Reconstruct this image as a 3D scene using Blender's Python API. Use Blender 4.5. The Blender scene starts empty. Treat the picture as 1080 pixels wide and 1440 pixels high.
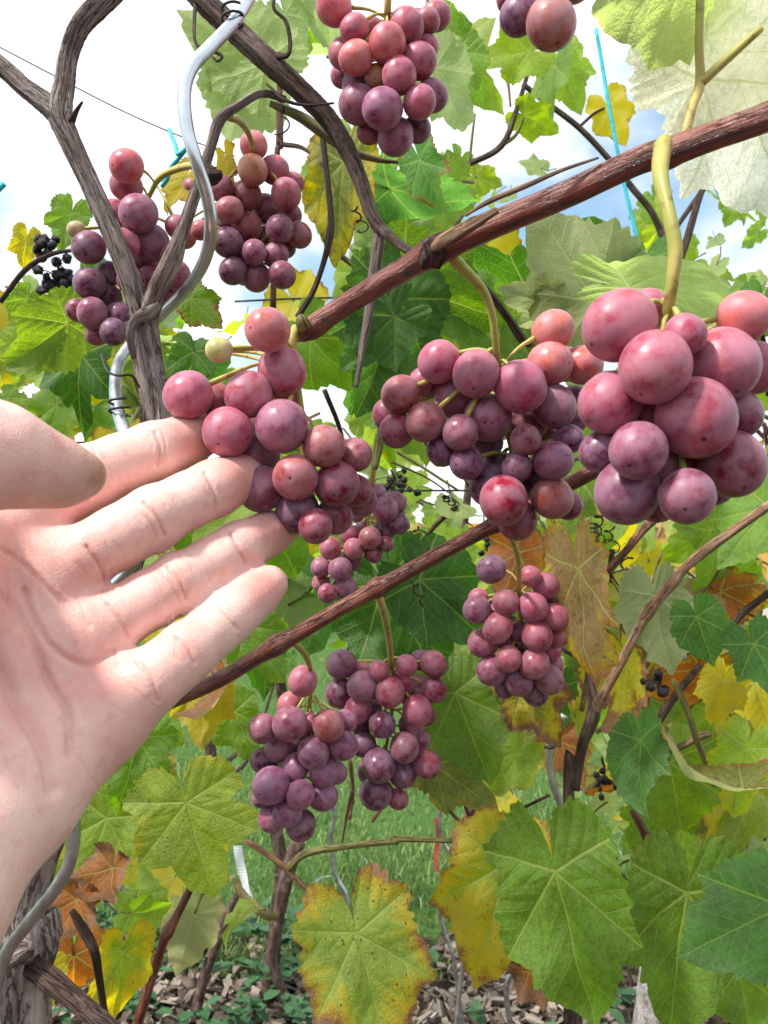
import bpy, math, random
import numpy as np
from mathutils import Vector, Matrix

# ------------------------------------------------------------------ camera, sky, sun, exposure
sc = bpy.context.scene
COL = sc.collection
F = 1158.0                       # focal length in photo pixels (1080 x 1440)
PITCH = math.radians(3.0)
CAM = Vector((0, 0, 1.25))
RX = Vector((1, 0, 0)); FW = Vector((0, math.cos(PITCH), math.sin(PITCH))); UP = Vector((0, -math.sin(PITCH), math.cos(PITCH)))

cd = bpy.data.cameras.new('camera'); cam = bpy.data.objects.new('camera', cd); COL.objects.link(cam)
cam.location = CAM; cam.rotation_euler = (math.pi / 2 + PITCH, 0, 0)
cd.sensor_fit = 'VERTICAL'; cd.sensor_height = 36; cd.lens = 36 * F / 1440
cd.clip_start = 0.01; cd.clip_end = 2000
cd.dof.use_dof = True; cd.dof.focus_distance = 0.33; cd.dof.aperture_fstop = cd.lens / 0.75
sc.camera = cam

SUN_DIR = Vector((-0.50, -0.34, 0.80)).normalized()     # towards the sun
W = bpy.data.worlds.new('World'); sc.world = W; W.use_nodes = True
wt = W.node_tree; wt.nodes.clear()
def wn(t, **k):
    n = wt.nodes.new(t)
    for a, b in k.items(): setattr(n, a, b)
    return n
sky = wn('ShaderNodeTexSky', sky_type='NISHITA', sun_disc=False)
sky.ozone_density = 0.35; sky.dust_density = 1.6
sky.sun_elevation = math.asin(SUN_DIR.z); sky.sun_rotation = math.atan2(SUN_DIR.x, SUN_DIR.y)
tc = wn('ShaderNodeTexCoord'); mp = wn('ShaderNodeMapping'); mp.inputs['Scale'].default_value = (1, 1, 1.6); mp.inputs['Location'].default_value = (13.94, 7.3, 3.34)
cl = wn('ShaderNodeTexNoise'); cl.inputs['Scale'].default_value = 1.7; cl.inputs['Detail'].default_value = 6; cl.inputs['Roughness'].default_value = 0.55
rp = wn('ShaderNodeMapRange', interpolation_type='SMOOTHSTEP'); rp.inputs[1].default_value = 0.365; rp.inputs[2].default_value = 0.51; rp.inputs[3].default_value = 0.10
sk = wn('ShaderNodeVectorMath', operation='MULTIPLY'); sk.inputs[1].default_value = (0.125, 0.16, 0.155)
mx = wn('ShaderNodeMix', data_type='RGBA'); mx.inputs[7].default_value = (0.84, 0.87, 0.90, 1)
bg = wn('ShaderNodeBackground'); bg.inputs['Strength'].default_value = 1.0
wo = wn('ShaderNodeOutputWorld')
L = wt.links.new
L(tc.outputs['Generated'], mp.inputs['Vector']); L(mp.outputs[0], cl.inputs['Vector']); L(cl.outputs['Fac'], rp.inputs[0])
L(sky.outputs[0], sk.inputs[0]); L(sk.outputs[0], mx.inputs[6]); L(rp.outputs[0], mx.inputs[0]); L(mx.outputs[2], bg.inputs['Color']); L(bg.outputs[0], wo.inputs['Surface'])

sd = bpy.data.lights.new('sun', 'SUN'); sd.energy = 3.8; sd.angle = math.radians(6); sd.color = (1.0, 0.95, 0.87)
sun = bpy.data.objects.new('sun', sd); COL.objects.link(sun)
sun.rotation_euler = SUN_DIR.to_track_quat('Z', 'Y').to_euler()
vs = sc.view_settings; vs.view_transform = 'Standard'; vs.look = 'None'; vs.exposure = 0.68; vs.gamma = 1; vs.use_curve_mapping = False

# ------------------------------------------------------------------ helpers
rng = random.Random(7)
nrs = np.random.RandomState(11)

def P(px, py, d):
    """photo pixel + depth along the lens axis -> world point"""
    return CAM + RX * ((px - 540) / F * d) + UP * ((720 - py) / F * d) + FW * d

def lin(r, g, b, k=1.0):
    f = lambda c: (c / 255 / 12.92 if c <= 10 else ((c / 255 + 0.055) / 1.055) ** 2.4)
    return (f(r) * k, f(g) * k, f(b) * k, 1)

def tag(o, label=None, cat=None, group=None, kind=None):
    for k, v in (('label', label), ('category', cat), ('group', group), ('kind', kind)):
        if v: o[k] = v
    return o

def empty(name, loc):
    o = bpy.data.objects.new(name, None); COL.objects.link(o); o.location = loc
    o.empty_display_size = 0.02
    return o

def link(name, mesh, parent=None, mat=None):
    if mat and not mesh.materials: mesh.materials.append(mat)
    o = bpy.data.objects.new(name, mesh); COL.objects.link(o)
    if parent is not None:
        o.parent = parent
        q = parent; off = Vector((0, 0, 0))
        M = Matrix.Identity(4)
        chain = []
        while q: chain.append(q); q = q.parent
        for q in reversed(chain): M = M @ q.matrix_basis
        o.matrix_parent_inverse = M.inverted()
    return o

def mesh_np(name, V, Fc, smooth=True):
    me = bpy.data.meshes.new(name)
    me.from_pydata([tuple(v) for v in V] if not isinstance(V, np.ndarray) else V.tolist(), [], Fc if not isinstance(Fc, np.ndarray) else Fc.tolist())
    if smooth: me.polygons.foreach_set('use_smooth', np.ones(len(me.polygons), bool))
    me.update()
    return me

class NT:
    def __init__(s, name):
        s.mat = bpy.data.materials.new(name); s.mat.use_nodes = True
        s.t = s.mat.node_tree; s.t.nodes.clear()
        s.out = s.t.nodes.new('ShaderNodeOutputMaterial')
    def n(s, typ, ins=None, **props):
        nd = s.t.nodes.new('ShaderNode' + typ)
        for k, v in props.items(): setattr(nd, k, v)
        for k, v in (ins or {}).items():
            if isinstance(v, bpy.types.NodeSocket): s.t.links.new(v, nd.inputs[k])
            else: nd.inputs[k].default_value = v
        return nd
    def m(s, op, a, b=0.0, c=0.0, clamp=False):
        return s.n('Math', {0: a, 1: b, 2: c}, operation=op, use_clamp=clamp).outputs[0]
    def mix(s, f, a, b, bt='MIX'):
        return s.n('Mix', {0: f, 6: a, 7: b}, data_type='RGBA', blend_type=bt).outputs[2]
    def ss(s, x, lo, hi, a=0.0, b=1.0):
        return s.n('MapRange', {0: x, 1: lo, 2: hi, 3: a, 4: b}, interpolation_type='SMOOTHSTEP').outputs[0]
    def lr(s, x, lo, hi, a=0.0, b=1.0):
        return s.n('MapRange', {0: x, 1: lo, 2: hi, 3: a, 4: b}).outputs[0]
    def noise(s, vec, scale, detail=3, rough=0.5, w=None):
        i = {'Scale': scale, 'Detail': detail, 'Roughness': rough}
        if vec is not None: i['Vector'] = vec
        return s.n('TexNoise', i).outputs['Fac']
    def surf(s, sh): s.t.links.new(sh, s.out.inputs['Surface']); return s.mat
    def bump(s, h, strength, dist):
        return s.n('Bump', {'Height': h, 'Strength': strength, 'Distance': dist}).outputs[0]

# ------------------------------------------------------------------ materials
def m_leaf():
    g = NT('vine_leaf')
    oi = g.n('ObjectInfo'); rnd = oi.outputs['Random']
    pos = g.n('UVMap', uv_map='pos').outputs[0]
    vein = g.n('UVMap', uv_map='vein').outputs[0]
    edge = g.n('Attribute', attribute_name='edge').outputs['Fac']
    aut = g.n('Attribute', attribute_name='aut', attribute_type='OBJECT').outputs['Fac']
    brn = g.n('Attribute', attribute_name='brn', attribute_type='OBJECT').outputs['Fac']
    spt = g.n('Attribute', attribute_name='spot', attribute_type='OBJECT').outputs['Fac']
    off = g.n('CombineXYZ', {0: g.m('MULTIPLY', rnd, 37.0), 1: g.m('MULTIPLY', rnd, 91.0), 2: g.m('MULTIPLY', rnd, 13.0)}).outputs[0]
    pp = g.n('VectorMath', {0: pos, 1: off}, operation='ADD').outputs[0]
    sx = g.n('SeparateXYZ', {0: vein}); u, v = sx.outputs[0], sx.outputs[1]
    wob = g.m('MULTIPLY', g.m('SUBTRACT', g.noise(pp, 5.0, 2), 0.5), 0.05)
    av = g.m('ABSOLUTE', g.m('ADD', v, g.m('MULTIPLY', wob, 0.5)))
    wmain = g.m('MULTIPLY_ADD', u, -0.012, 0.017)
    vm = g.m('SUBTRACT', 1.0, g.ss(g.m('DIVIDE', av, wmain), 0.35, 1.0))
    # side veins: oblique lines off each main vein
    sg = g.m('MULTIPLY', g.m('SIGN', v), 0.27)
    ph = g.m('ADD', g.m('DIVIDE', g.m('ADD', g.m('MULTIPLY_ADD', av, -0.95, u), wob), 0.155), sg)
    fr = g.m('ABSOLUTE', g.m('SUBTRACT', g.m('FRACT', ph), 0.5))
    v2 = g.m('SUBTRACT', 1.0, g.ss(g.m('MULTIPLY', fr, 0.155), 0.002, 0.0085))
    v2 = g.m('MULTIPLY', v2, 0.55)
    vor = g.n('TexVoronoi', {'Vector': pp, 'Scale': 26.0}, feature='DISTANCE_TO_EDGE').outputs['Distance']
    v3 = g.m('MULTIPLY', g.m('SUBTRACT', 1.0, g.ss(vor, 0.0, 0.10)), 0.22)
    veins = g.m('MAXIMUM', g.m('MAXIMUM', vm, v2), v3)
    vprox = g.m('SUBTRACT', 1.0, g.ss(g.m('MINIMUM', av, g.m('MULTIPLY', fr, 0.23)), 0.0, 0.06))
    # colour
    nz = g.noise(pp, 3.0, 5, 0.6); nf = g.noise(pp, 24.0, 4, 0.6)
    k = g.m('ADD', g.lr(nz, 0.3, 0.7, 0.72, 1.25), g.lr(nf, 0.3, 0.7, -0.12, 0.12))
    base = g.n('VectorMath', {0: oi.outputs['Color'], 3: k}, operation='SCALE').outputs[0]
    n1 = g.noise(pp, 2.4, 5, 0.65)
    t = g.m('ADD', g.m('MULTIPLY', edge, 0.55), g.m('MULTIPLY', n1, 0.95))
    t = g.m('SUBTRACT', t, g.m('MULTIPLY', vprox, 0.10))
    a = g.m('MULTIPLY', aut, 1.15)
    yf = g.ss(g.m('ADD', t, a), 1.22, 1.55)
    ycol = g.mix(g.noise(pp, 8.0, 3), (0.36, 0.33, 0.035, 1), (0.58, 0.43, 0.05, 1))
    col = g.mix(yf, base, ycol)
    # rust halo then brown dead margin
    n2 = g.noise(pp, 3.1, 6, 0.7)
    tb = g.m('ADD', g.m('ADD', g.m('MULTIPLY', g.m('POWER', edge, 2.0), 0.5), g.m('MULTIPLY', n2, 0.9)), brn)
    rf = g.ss(tb, 1.12, 1.28); bf = g.ss(tb, 1.22, 1.32)
    col = g.mix(g.m('MULTIPLY', rf, 0.8), col, (0.30, 0.13, 0.035, 1))
    bcol = g.mix(g.noise(pp, 12.0, 4), (0.09, 0.04, 0.02, 1), (0.30, 0.16, 0.08, 1))
    col = g.mix(bf, col, bcol)
    col = g.mix(g.m('MULTIPLY', veins, g.m('SUBTRACT', 0.62, g.m('MULTIPLY', bf, 0.45))), col, g.mix(bf, (0.36, 0.42, 0.13, 1), (0.32, 0.2, 0.1, 1)))
    sv = g.n('TexVoronoi', {'Vector': pp, 'Scale': 17.0, 'Randomness': 1.0})
    gate = g.ss(g.noise(pp, 3.6, 2), 0.40, 0.58)
    sp = g.m('MULTIPLY', g.m('MULTIPLY', g.m('SUBTRACT', 1.0, g.ss(sv.outputs['Distance'], 0.10, 0.24)), gate), spt)
    col = g.mix(sp, col, (0.10, 0.05, 0.02, 1))
    # paler downy underside
    back = g.n('NewGeometry').outputs['Backfacing']
    und = g.mix(0.35, col, (0.42, 0.46, 0.30, 1))
    col = g.mix(back, col, und)
    h = g.m('ADD', g.m('MULTIPLY', veins, -0.8), g.m('ADD', g.m('MULTIPLY', vor, 0.7), g.m('MULTIPLY', nf, 0.5)))
    nb = g.bump(h, 0.5, 0.0012)
    rough = g.lr(nf, 0.3, 0.7, 0.42, 0.62)
    pb = g.n('BsdfPrincipled', {'Base Color': col, 'Roughness': g.m('ADD', rough, g.m('MULTIPLY', bf, 0.2)), 'Specular IOR Level': 0.42, 'Normal': nb})
    tcol = g.n('HueSaturation', {'Color': col, 'Saturation': 1.2, 'Value': 2.1}).outputs[0]
    tr = g.n('BsdfTranslucent', {'Color': tcol, 'Normal': nb})
    return g.surf(g.n('MixShader', {0: g.m('SUBTRACT', 0.54, g.m('MULTIPLY', bf, 0.32)), 1: pb.outputs[0], 2: tr.outputs[0]}).outputs[0])

def m_berry():
    g = NT('grape_skin')
    oi = g.n('ObjectInfo'); oc = g.n('TexCoord').outputs['Object']; rnd = oi.outputs['Random']
    off = g.n('CombineXYZ', {0: g.m('MULTIPLY', rnd, 53.0), 1: g.m('MULTIPLY', rnd, 17.0), 2: g.m('MULTIPLY', rnd, 71.0)}).outputs[0]
    p = g.n('VectorMath', {0: oc, 1: off}, operation='ADD').outputs[0]
    z = g.n('SeparateXYZ', {0: oc}).outputs[2]
    big = g.noise(p, 1.1, 3, 0.5)
    base = oi.outputs['Color']
    deep = g.n('HueSaturation', {'Color': base, 'Hue': 0.492, 'Saturation': 1.2, 'Value': 0.55}).outputs[0]
    c = g.mix(g.ss(g.m('ADD', big, g.m('MULTIPLY', z, -0.10)), 0.40, 0.70, 0.0, 0.75), base, deep)
    warm = g.mix(0.5, base, (0.42, 0.12, 0.045, 1))
    c = g.mix(g.ss(g.noise(p, 0.9, 2), 0.52, 0.74, 0.0, 0.45), c, warm)
    # powdery bloom, rubbed off in patches
    bn = g.noise(p, 1.5, 5, 0.62); bf2 = g.noise(p, 22.0, 4, 0.7)
    bl = g.m('MULTIPLY', g.ss(bn, 0.34, 0.60), g.lr(bf2, 0.25, 0.75, 0.55, 1.0))
    c2 = g.mix(g.m('MULTIPLY', bl, 0.42), c, (0.46, 0.31, 0.41, 1))
    # lenticels and the dark scar at the blossom end
    vd = g.n('TexVoronoi', {'Vector': p, 'Scale': 4.4}).outputs['Distance']
    dots = g.m('MULTIPLY', g.m('SUBTRACT', 1.0, g.ss(vd, 0.025, 0.06)), 0.55)
    c2 = g.mix(dots, c2, (0.10, 0.03, 0.03, 1))
    r = g.n('VectorMath', {0: oc, 1: (0, 0, -1.0)}, operation='DISTANCE').outputs['Value']
    scar = g.m('SUBTRACT', 1.0, g.ss(r, 0.045, 0.085))
    c2 = g.mix(g.m('MULTIPLY', scar, 0.9), c2, (0.035, 0.018, 0.012, 1))
    rough = g.m('ADD', g.m('MULTIPLY', bl, 0.33), g.lr(bf2, 0.3, 0.7, 0.19, 0.27))
    nb = g.bump(g.m('ADD', g.m('MULTIPLY', bf2, 0.3), g.m('MULTIPLY', scar, -0.6)), 0.12, 0.0012)
    pb = g.n('BsdfPrincipled', {'Base Color': c2, 'Roughness': rough, 'IOR': 1.42, 'Subsurface Weight': 0.35,
             'Subsurface Radius': (1.0, 0.28, 0.22), 'Subsurface Scale': 0.0028, 'Sheen Weight': 0.12, 'Sheen Roughness': 0.45,
             'Sheen Tint': (0.85, 0.72, 0.86, 1), 'Normal': nb})
    return g.surf(pb.outputs[0])

def m_bark(name, c1, c2, c3, rough=0.75, spec=0.3, stretch=9.0, bumpk=1.0):
    g = NT(name)
    uv = g.n('UVMap', uv_map='tube').outputs[0]
    mp_ = g.n('Mapping', {'Vector': uv, 'Scale': (stretch, 26.0, 1.0)}).outputs[0]
    mp2 = g.n('Mapping', {'Vector': uv, 'Scale': (stretch * 3.2, 60.0, 1.0)}).outputs[0]
    oc = g.n('TexCoord').outputs['Object']
    a = g.noise(mp_, 1.0, 6, 0.65); b = g.noise(mp2, 1.0, 4, 0.6); big = g.noise(oc, 38.0, 4, 0.6)
    mp3 = g.n('Mapping', {'Vector': uv, 'Scale': (stretch * 7.0, 34.0, 1.0)}).outputs[0]
    fib = g.noise(mp3, 1.0, 5, 0.7)
    c = g.mix(g.ss(a, 0.38, 0.60), c1, c2)
    c = g.mix(g.ss(big, 0.48, 0.68, 0.0, 0.8), c, c3)
    crack = g.m('SUBTRACT', 1.0, g.ss(g.m('ABSOLUTE', g.m('SUBTRACT', b, 0.5)), 0.0, 0.05))
    crack = g.m('MULTIPLY', crack, g.ss(a, 0.62, 0.42))
    c = g.mix(g.m('MULTIPLY', crack, 0.75), c, (c1[0] * .25, c1[1] * .25, c1[2] * .25, 1))
    c = g.n('VectorMath', {0: c, 3: g.lr(fib, 0.3, 0.7, 0.72, 1.3)}, operation='SCALE').outputs[0]
    h = g.m('ADD', g.m('ADD', g.m('MULTIPLY', a, 0.8), g.m('MULTIPLY', fib, 0.5)), g.m('MULTIPLY', crack, -0.7))
    pb = g.n('BsdfPrincipled', {'Base Color': c, 'Roughness': g.lr(a, 0.3, 0.7, rough - 0.1, rough + 0.1), 'Specular IOR Level': spec,
                                'Normal': g.bump(h, 1.0, 0.0016 * bumpk)})
    return g.surf(pb.outputs[0])

def m_stem():
    g = NT('green_stalk')
    oc = g.n('TexCoord').outputs['Object']
    n = g.noise(oc, 160.0, 4, 0.6); n2 = g.noise(oc, 45.0, 3)
    c = g.mix(g.ss(n2, 0.4, 0.65), (0.34, 0.34, 0.07, 1), (0.48, 0.36, 0.10, 1))
    c = g.mix(g.ss(n, 0.54, 0.68, 0.0, 0.75), c, (0.17, 0.10, 0.035, 1))
    return g.surf(g.n('BsdfPrincipled', {'Base Color': c, 'Roughness': 0.5, 'Subsurface Weight': 0.1, 'Subsurface Scale': 0.001, 'Normal': g.bump(n, 0.3, 0.0006)}).outputs[0])

def m_plain(name, c, rough=0.6, metal=0.0, scale=60.0, var=0.25, bumpd=0.0004, spec=0.4):
    g = NT(name)
    oc = g.n('TexCoord').outputs['Object']
    n = g.noise(oc, scale, 5, 0.6); n2 = g.noise(oc, scale * 0.22, 3)
    k = g.m('MULTIPLY', g.lr(n, 0.3, 0.7, 1 - var, 1 + var), g.lr(n2, 0.3, 0.7, 1 - var * 0.6, 1 + var * 0.6))
    cc = g.n('VectorMath', {0: c[:3], 3: k}, operation='SCALE').outputs[0]
    return g.surf(g.n('BsdfPrincipled', {'Base Color': cc, 'Roughness': g.lr(n, 0.3, 0.7, max(0.05, rough - 0.12), min(1, rough + 0.12)), 'Metallic': metal,
        'Specular IOR Level': spec, 'Normal': g.bump(n, 0.5, bumpd)}).outputs[0])

def m_island(name, cols, rough=0.7, transl=0.0):
    """many small pieces in one mesh, a colour for each piece"""
    g = NT(name)
    r = g.n('NewGeometry').outputs['Random Per Island']
    cr = g.n('ValToRGB', {'Fac': r}); e = cr.color_ramp.elements
    for i, c in enumerate(cols):
        q = i / (len(cols) - 1)
        el = e[0] if i == 0 else (e[1] if i == len(cols) - 1 else e.new(q))
        el.position = q; el.color = c
    oc = g.n('TexCoord').outputs['Object']
    k = g.lr(g.noise(oc, 40.0, 3), 0.3, 0.7, 0.75, 1.2)
    c = g.n('VectorMath', {0: cr.outputs[0], 3: k}, operation='SCALE').outputs[0]
    pb = g.n('BsdfPrincipled', {'Base Color': c, 'Roughness': rough, 'Specular IOR Level': 0.3})
    if not transl: return g.surf(pb.outputs[0])
    tr = g.n('BsdfTranslucent', {'Color': c})
    return g.surf(g.n('MixShader', {0: transl, 1: pb.outputs[0], 2: tr.outputs[0]}).outputs[0])

def m_skin():
    g = NT('skin')
    oc = g.n('TexCoord').outputs['Object']
    red = g.n('Attribute', attribute_name='red').outputs['Fac']
    cre = g.n('Attribute', attribute_name='crease').outputs['Fac']
    tsh = g.n('Attribute', attribute_name='tip_shade').outputs['Fac']
    n = g.noise(oc, 55.0, 5, 0.6); nf = g.noise(oc, 420.0, 3, 0.6)
    base = g.mix(g.ss(n, 0.36, 0.64), (0.78, 0.52, 0.46, 1), (0.77, 0.46, 0.41, 1))
    c = g.mix(g.m('MULTIPLY', red, g.lr(n, 0.3, 0.7, 0.6, 1.1)), base, (0.68, 0.29, 0.25, 1))
    mott = g.noise(oc, 210.0, 4, 0.65)
    c = g.mix(g.ss(mott, 0.50, 0.72, 0.0, 0.45), c, (0.66, 0.27, 0.23, 1))
    c = g.mix(g.ss(mott, 0.48, 0.28, 0.0, 0.35), c, (0.80, 0.60, 0.50, 1))
    c = g.mix(g.m('MULTIPLY', cre, 0.36), c, (0.50, 0.18, 0.15, 1))
    c = g.mix(g.m('MULTIPLY', tsh, g.ss(g.noise(oc, 130.0, 5, 0.7), 0.3, 0.6, 0.45, 1.0)), c, (0.40, 0.20, 0.11, 1))  # brown shade of the thumb and index tips mixed into the skin colour
    c = g.mix(g.ss(g.noise(oc, 900.0, 2), 0.66, 0.75, 0.0, 0.12), c, (0.5, 0.16, 0.12, 1))
    vor = g.n('TexVoronoi', {'Vector': oc, 'Scale': 900.0}, feature='DISTANCE_TO_EDGE').outputs['Distance']
    wv = g.n('TexWave', {'Vector': oc, 'Scale': 620.0, 'Distortion': 7.0, 'Detail': 2.0, 'Detail Scale': 0.5}).outputs['Fac']
    h = g.m('ADD', g.m('ADD', g.m('MULTIPLY', nf, 0.25), g.m('MULTIPLY', vor, 0.5)), g.m('ADD', g.m('MULTIPLY', wv, 0.05), g.m('MULTIPLY', n, 2.6)))
    pb = g.n('BsdfPrincipled', {'Base Color': c, 'Roughness': g.lr(nf, 0.3, 0.7, 0.36, 0.52), 'Specular IOR Level': 0.5, 'Subsurface Weight': 0.35,
        'Subsurface Radius': (1.0, 0.32, 0.2), 'Subsurface Scale': 0.004, 'Normal': g.bump(h, 0.40, 0.0006)})
    return g.surf(pb.outputs[0])

M = dict(
    leaf=m_leaf(), berry=m_berry(), stem=m_stem(), skin=m_skin(),
    old=m_bark('old_vine_bark', (0.24, 0.175, 0.155, 1), (0.40, 0.315, 0.285, 1), (0.48, 0.41, 0.38, 1), 0.8, 0.25, 9.0, 2.2),
    cane=m_bark('red_cane_bark', (0.095, 0.024, 0.016, 1), (0.20, 0.052, 0.033, 1), (0.28, 0.105, 0.07, 1), 0.33, 0.5, 5.0, 0.42),
    pale=m_bark('tan_cane_bark', (0.22, 0.11, 0.06, 1), (0.34, 0.19, 0.10, 1), (0.40, 0.27, 0.17, 1), 0.55, 0.35, 7.0, 0.7),
    dark=m_bark('dark_cane_bark', (0.058, 0.030, 0.024, 1), (0.125, 0.072, 0.056, 1), (0.20, 0.145, 0.12, 1), 0.66, 0.3, 8.0, 1.4),
    green=m_bark('green_cane', (0.14, 0.13, 0.04, 1), (0.23, 0.21, 0.06, 1), (0.24, 0.14, 0.07, 1), 0.5, 0.4, 6.0, 0.4),
    zinc=m_plain('galvanised_steel', (0.60, 0.64, 0.68), 0.34, 1.0, 90.0, 0.16, 0.0002),
    wire=m_plain('dark_wire', (0.05, 0.05, 0.055), 0.5, 0.7),
    twine=m_plain('cyan_twine', (0.03, 0.50, 0.62), 0.6, 0, 300, 0.3),
    white=m_plain('white_plastic', (0.75, 0.78, 0.78), 0.45, 0, 30, 0.12),
    redp=m_plain('red_plastic', (0.36, 0.07, 0.055), 0.5, 0, 30, 0.12),
    post=m_bark('weathered_post', (0.24, 0.22, 0.20, 1), (0.36, 0.33, 0.30, 1), (0.44, 0.42, 0.40, 1), 0.85, 0.2, 9.0, 0.6),
    raisin=m_plain('dried_black_berry', (0.014, 0.012, 0.02), 0.45, 0, 400, 0.5, 0.001),
    ochre=m_plain('ochre_plaster', (0.62, 0.33, 0.09), 0.85, 0, 3.0, 0.18, 0.004),
    cream=m_plain('cream_plaster', (0.62, 0.55, 0.50), 0.85, 0, 3.0, 0.15, 0.004),
)

# ------------------------------------------------------------------ tubes (canes, rods, strings)
def catmull(pts, res):
    p = [np.array(q, float) for q in pts]
    if len(p) < 3: 
        a, b = p[0], p[-1]
        return np.array([a + (b - a) * t for t in np.linspace(0, 1, res + 1)])
    p = [2 * p[0] - p[1]] + p + [2 * p[-1] - p[-2]]
    out = []
    for i in range(1, len(p) - 2):
        for k in range(res):
            t = k / res
            out.append(0.5 * ((2 * p[i]) + (-p[i-1] + p[i+1]) * t + (2*p[i-1] - 5*p[i] + 4*p[i+1] - p[i+2]) * t*t + (-p[i-1] + 3*p[i] - 3*p[i+1] + p[i+2]) * t**3))
    out.append(p[-2])
    return np.array(out)

def tube_geo(pts, rad, sides=8, res=5, rough=0.0, nodes=0.0, seed=0):
    """pts: list of Vectors, rad: list of radii; returns verts, faces, uvs per loop"""
    q = np.column_stack([np.array([tuple(v) for v in pts]), np.array(rad)])
    s = catmull(list(q), res); C = s[:, :3]; R = np.maximum(s[:, 3], 1e-5)
    n = len(C)
    T = np.gradient(C, axis=0); T /= np.linalg.norm(T, axis=1)[:, None] + 1e-12
    up = np.array([0.31, 0.83, 0.46]); 
    nrm = np.cross(T[0], up); nrm /= np.linalg.norm(nrm) + 1e-12
    r_ = np.random.RandomState(seed)
    ln = np.concatenate([[0], np.cumsum(np.linalg.norm(np.diff(C, axis=0), axis=1))])
    ang = np.arange(sides) / sides * 2 * np.pi
    ph = r_.rand(6) * 6.28
    V = np.zeros((n, sides, 3))
    for i in range(n):
        nrm = nrm - T[i] * nrm.dot(T[i]); nrm /= np.linalg.norm(nrm) + 1e-12
        b = np.cross(T[i], nrm)
        rr = np.full(sides, R[i])
        if rough:
            w = ln[i] * 30
            rr = rr * (1 + rough * (0.5 * np.sin(3 * ang + ph[0] + 0.6 * np.sin(w * 0.7)) + 0.45 * np.sin(5 * ang + ph[1] + 0.8 * np.sin(w * 0.45 + 1)) + 0.4 * np.sin(8 * ang + ph[2] + np.sin(w * 0.9)) + 0.34 * np.sin(13 * ang + ph[5] + 1.4 * np.sin(w * 0.6)) + (0.3 * np.sin(19 * ang + ph[1] + 1.7 * np.sin(w * 0.8)) if sides > 30 else 0) + 0.5 * np.sin(w * 1.3 + ph[3]) * np.cos(ang + ph[4])))
            rr = rr * (1 + rough * 0.35 * (r_.rand(sides) - 0.5))
        V[i] = C[i] + np.outer(np.cos(ang) * rr, nrm) + np.outer(np.sin(ang) * rr, b)
    V = V.reshape(-1, 3)
    Fc = []; UVl = []
    for i in range(n - 1):
        for j in range(sides):
            k = (j + 1) % sides
            Fc.append((i*sides + j, i*sides + k, (i+1)*sides + k, (i+1)*sides + j))
            a0, a1 = j / sides, (j + 1) / sides
            UVl += [a0, ln[i], a1, ln[i], a1, ln[i+1], a0, ln[i+1]]
    Fc.append(tuple(range(sides - 1, -1, -1))); UVl += [0.0, 0.0] * sides
    Fc.append(tuple((n - 1) * sides + j for j in range(sides))); UVl += [0.0, float(ln[-1])] * sides
    return V, Fc, UVl

def tubes(name, specs, mat, parent=None, **kw):
    """specs: list of (pts, radii) or (pts, radii, kw) joined into ONE mesh (one part)"""
    VV, FF, UU = [], [], []; o = 0
    for k, sp in enumerate(specs):
        k2 = dict(kw); 
        if len(sp) > 2: k2.update(sp[2])
        V, Fc, U = tube_geo(sp[0], sp[1], seed=k + 3, **k2)
        VV.append(V); FF += [tuple(i + o for i in f) for f in Fc]; UU += U; o += len(V)
    me = mesh_np(name, np.concatenate(VV), FF)
    me.uv_layers.new(name='tube').data.foreach_set('uv', np.array(UU, np.float32))
    return link(name, me, parent, mat)

def pxtube(name, pts, mat, parent=None, **kw):
    if kw.get('rough') and name in ('arm', 'cane') and pts[0][3] < 50: pts = [(x, y, d, w * (.80 if name == 'arm' else .88)) for x, y, d, w in pts]
    """pts: (px, py, depth, width in px)"""
    return tubes(name, [([P(x, y, d) for x, y, d, w in pts], [w / 2 * d / F for x, y, d, w in pts])], mat, parent, **kw)

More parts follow.
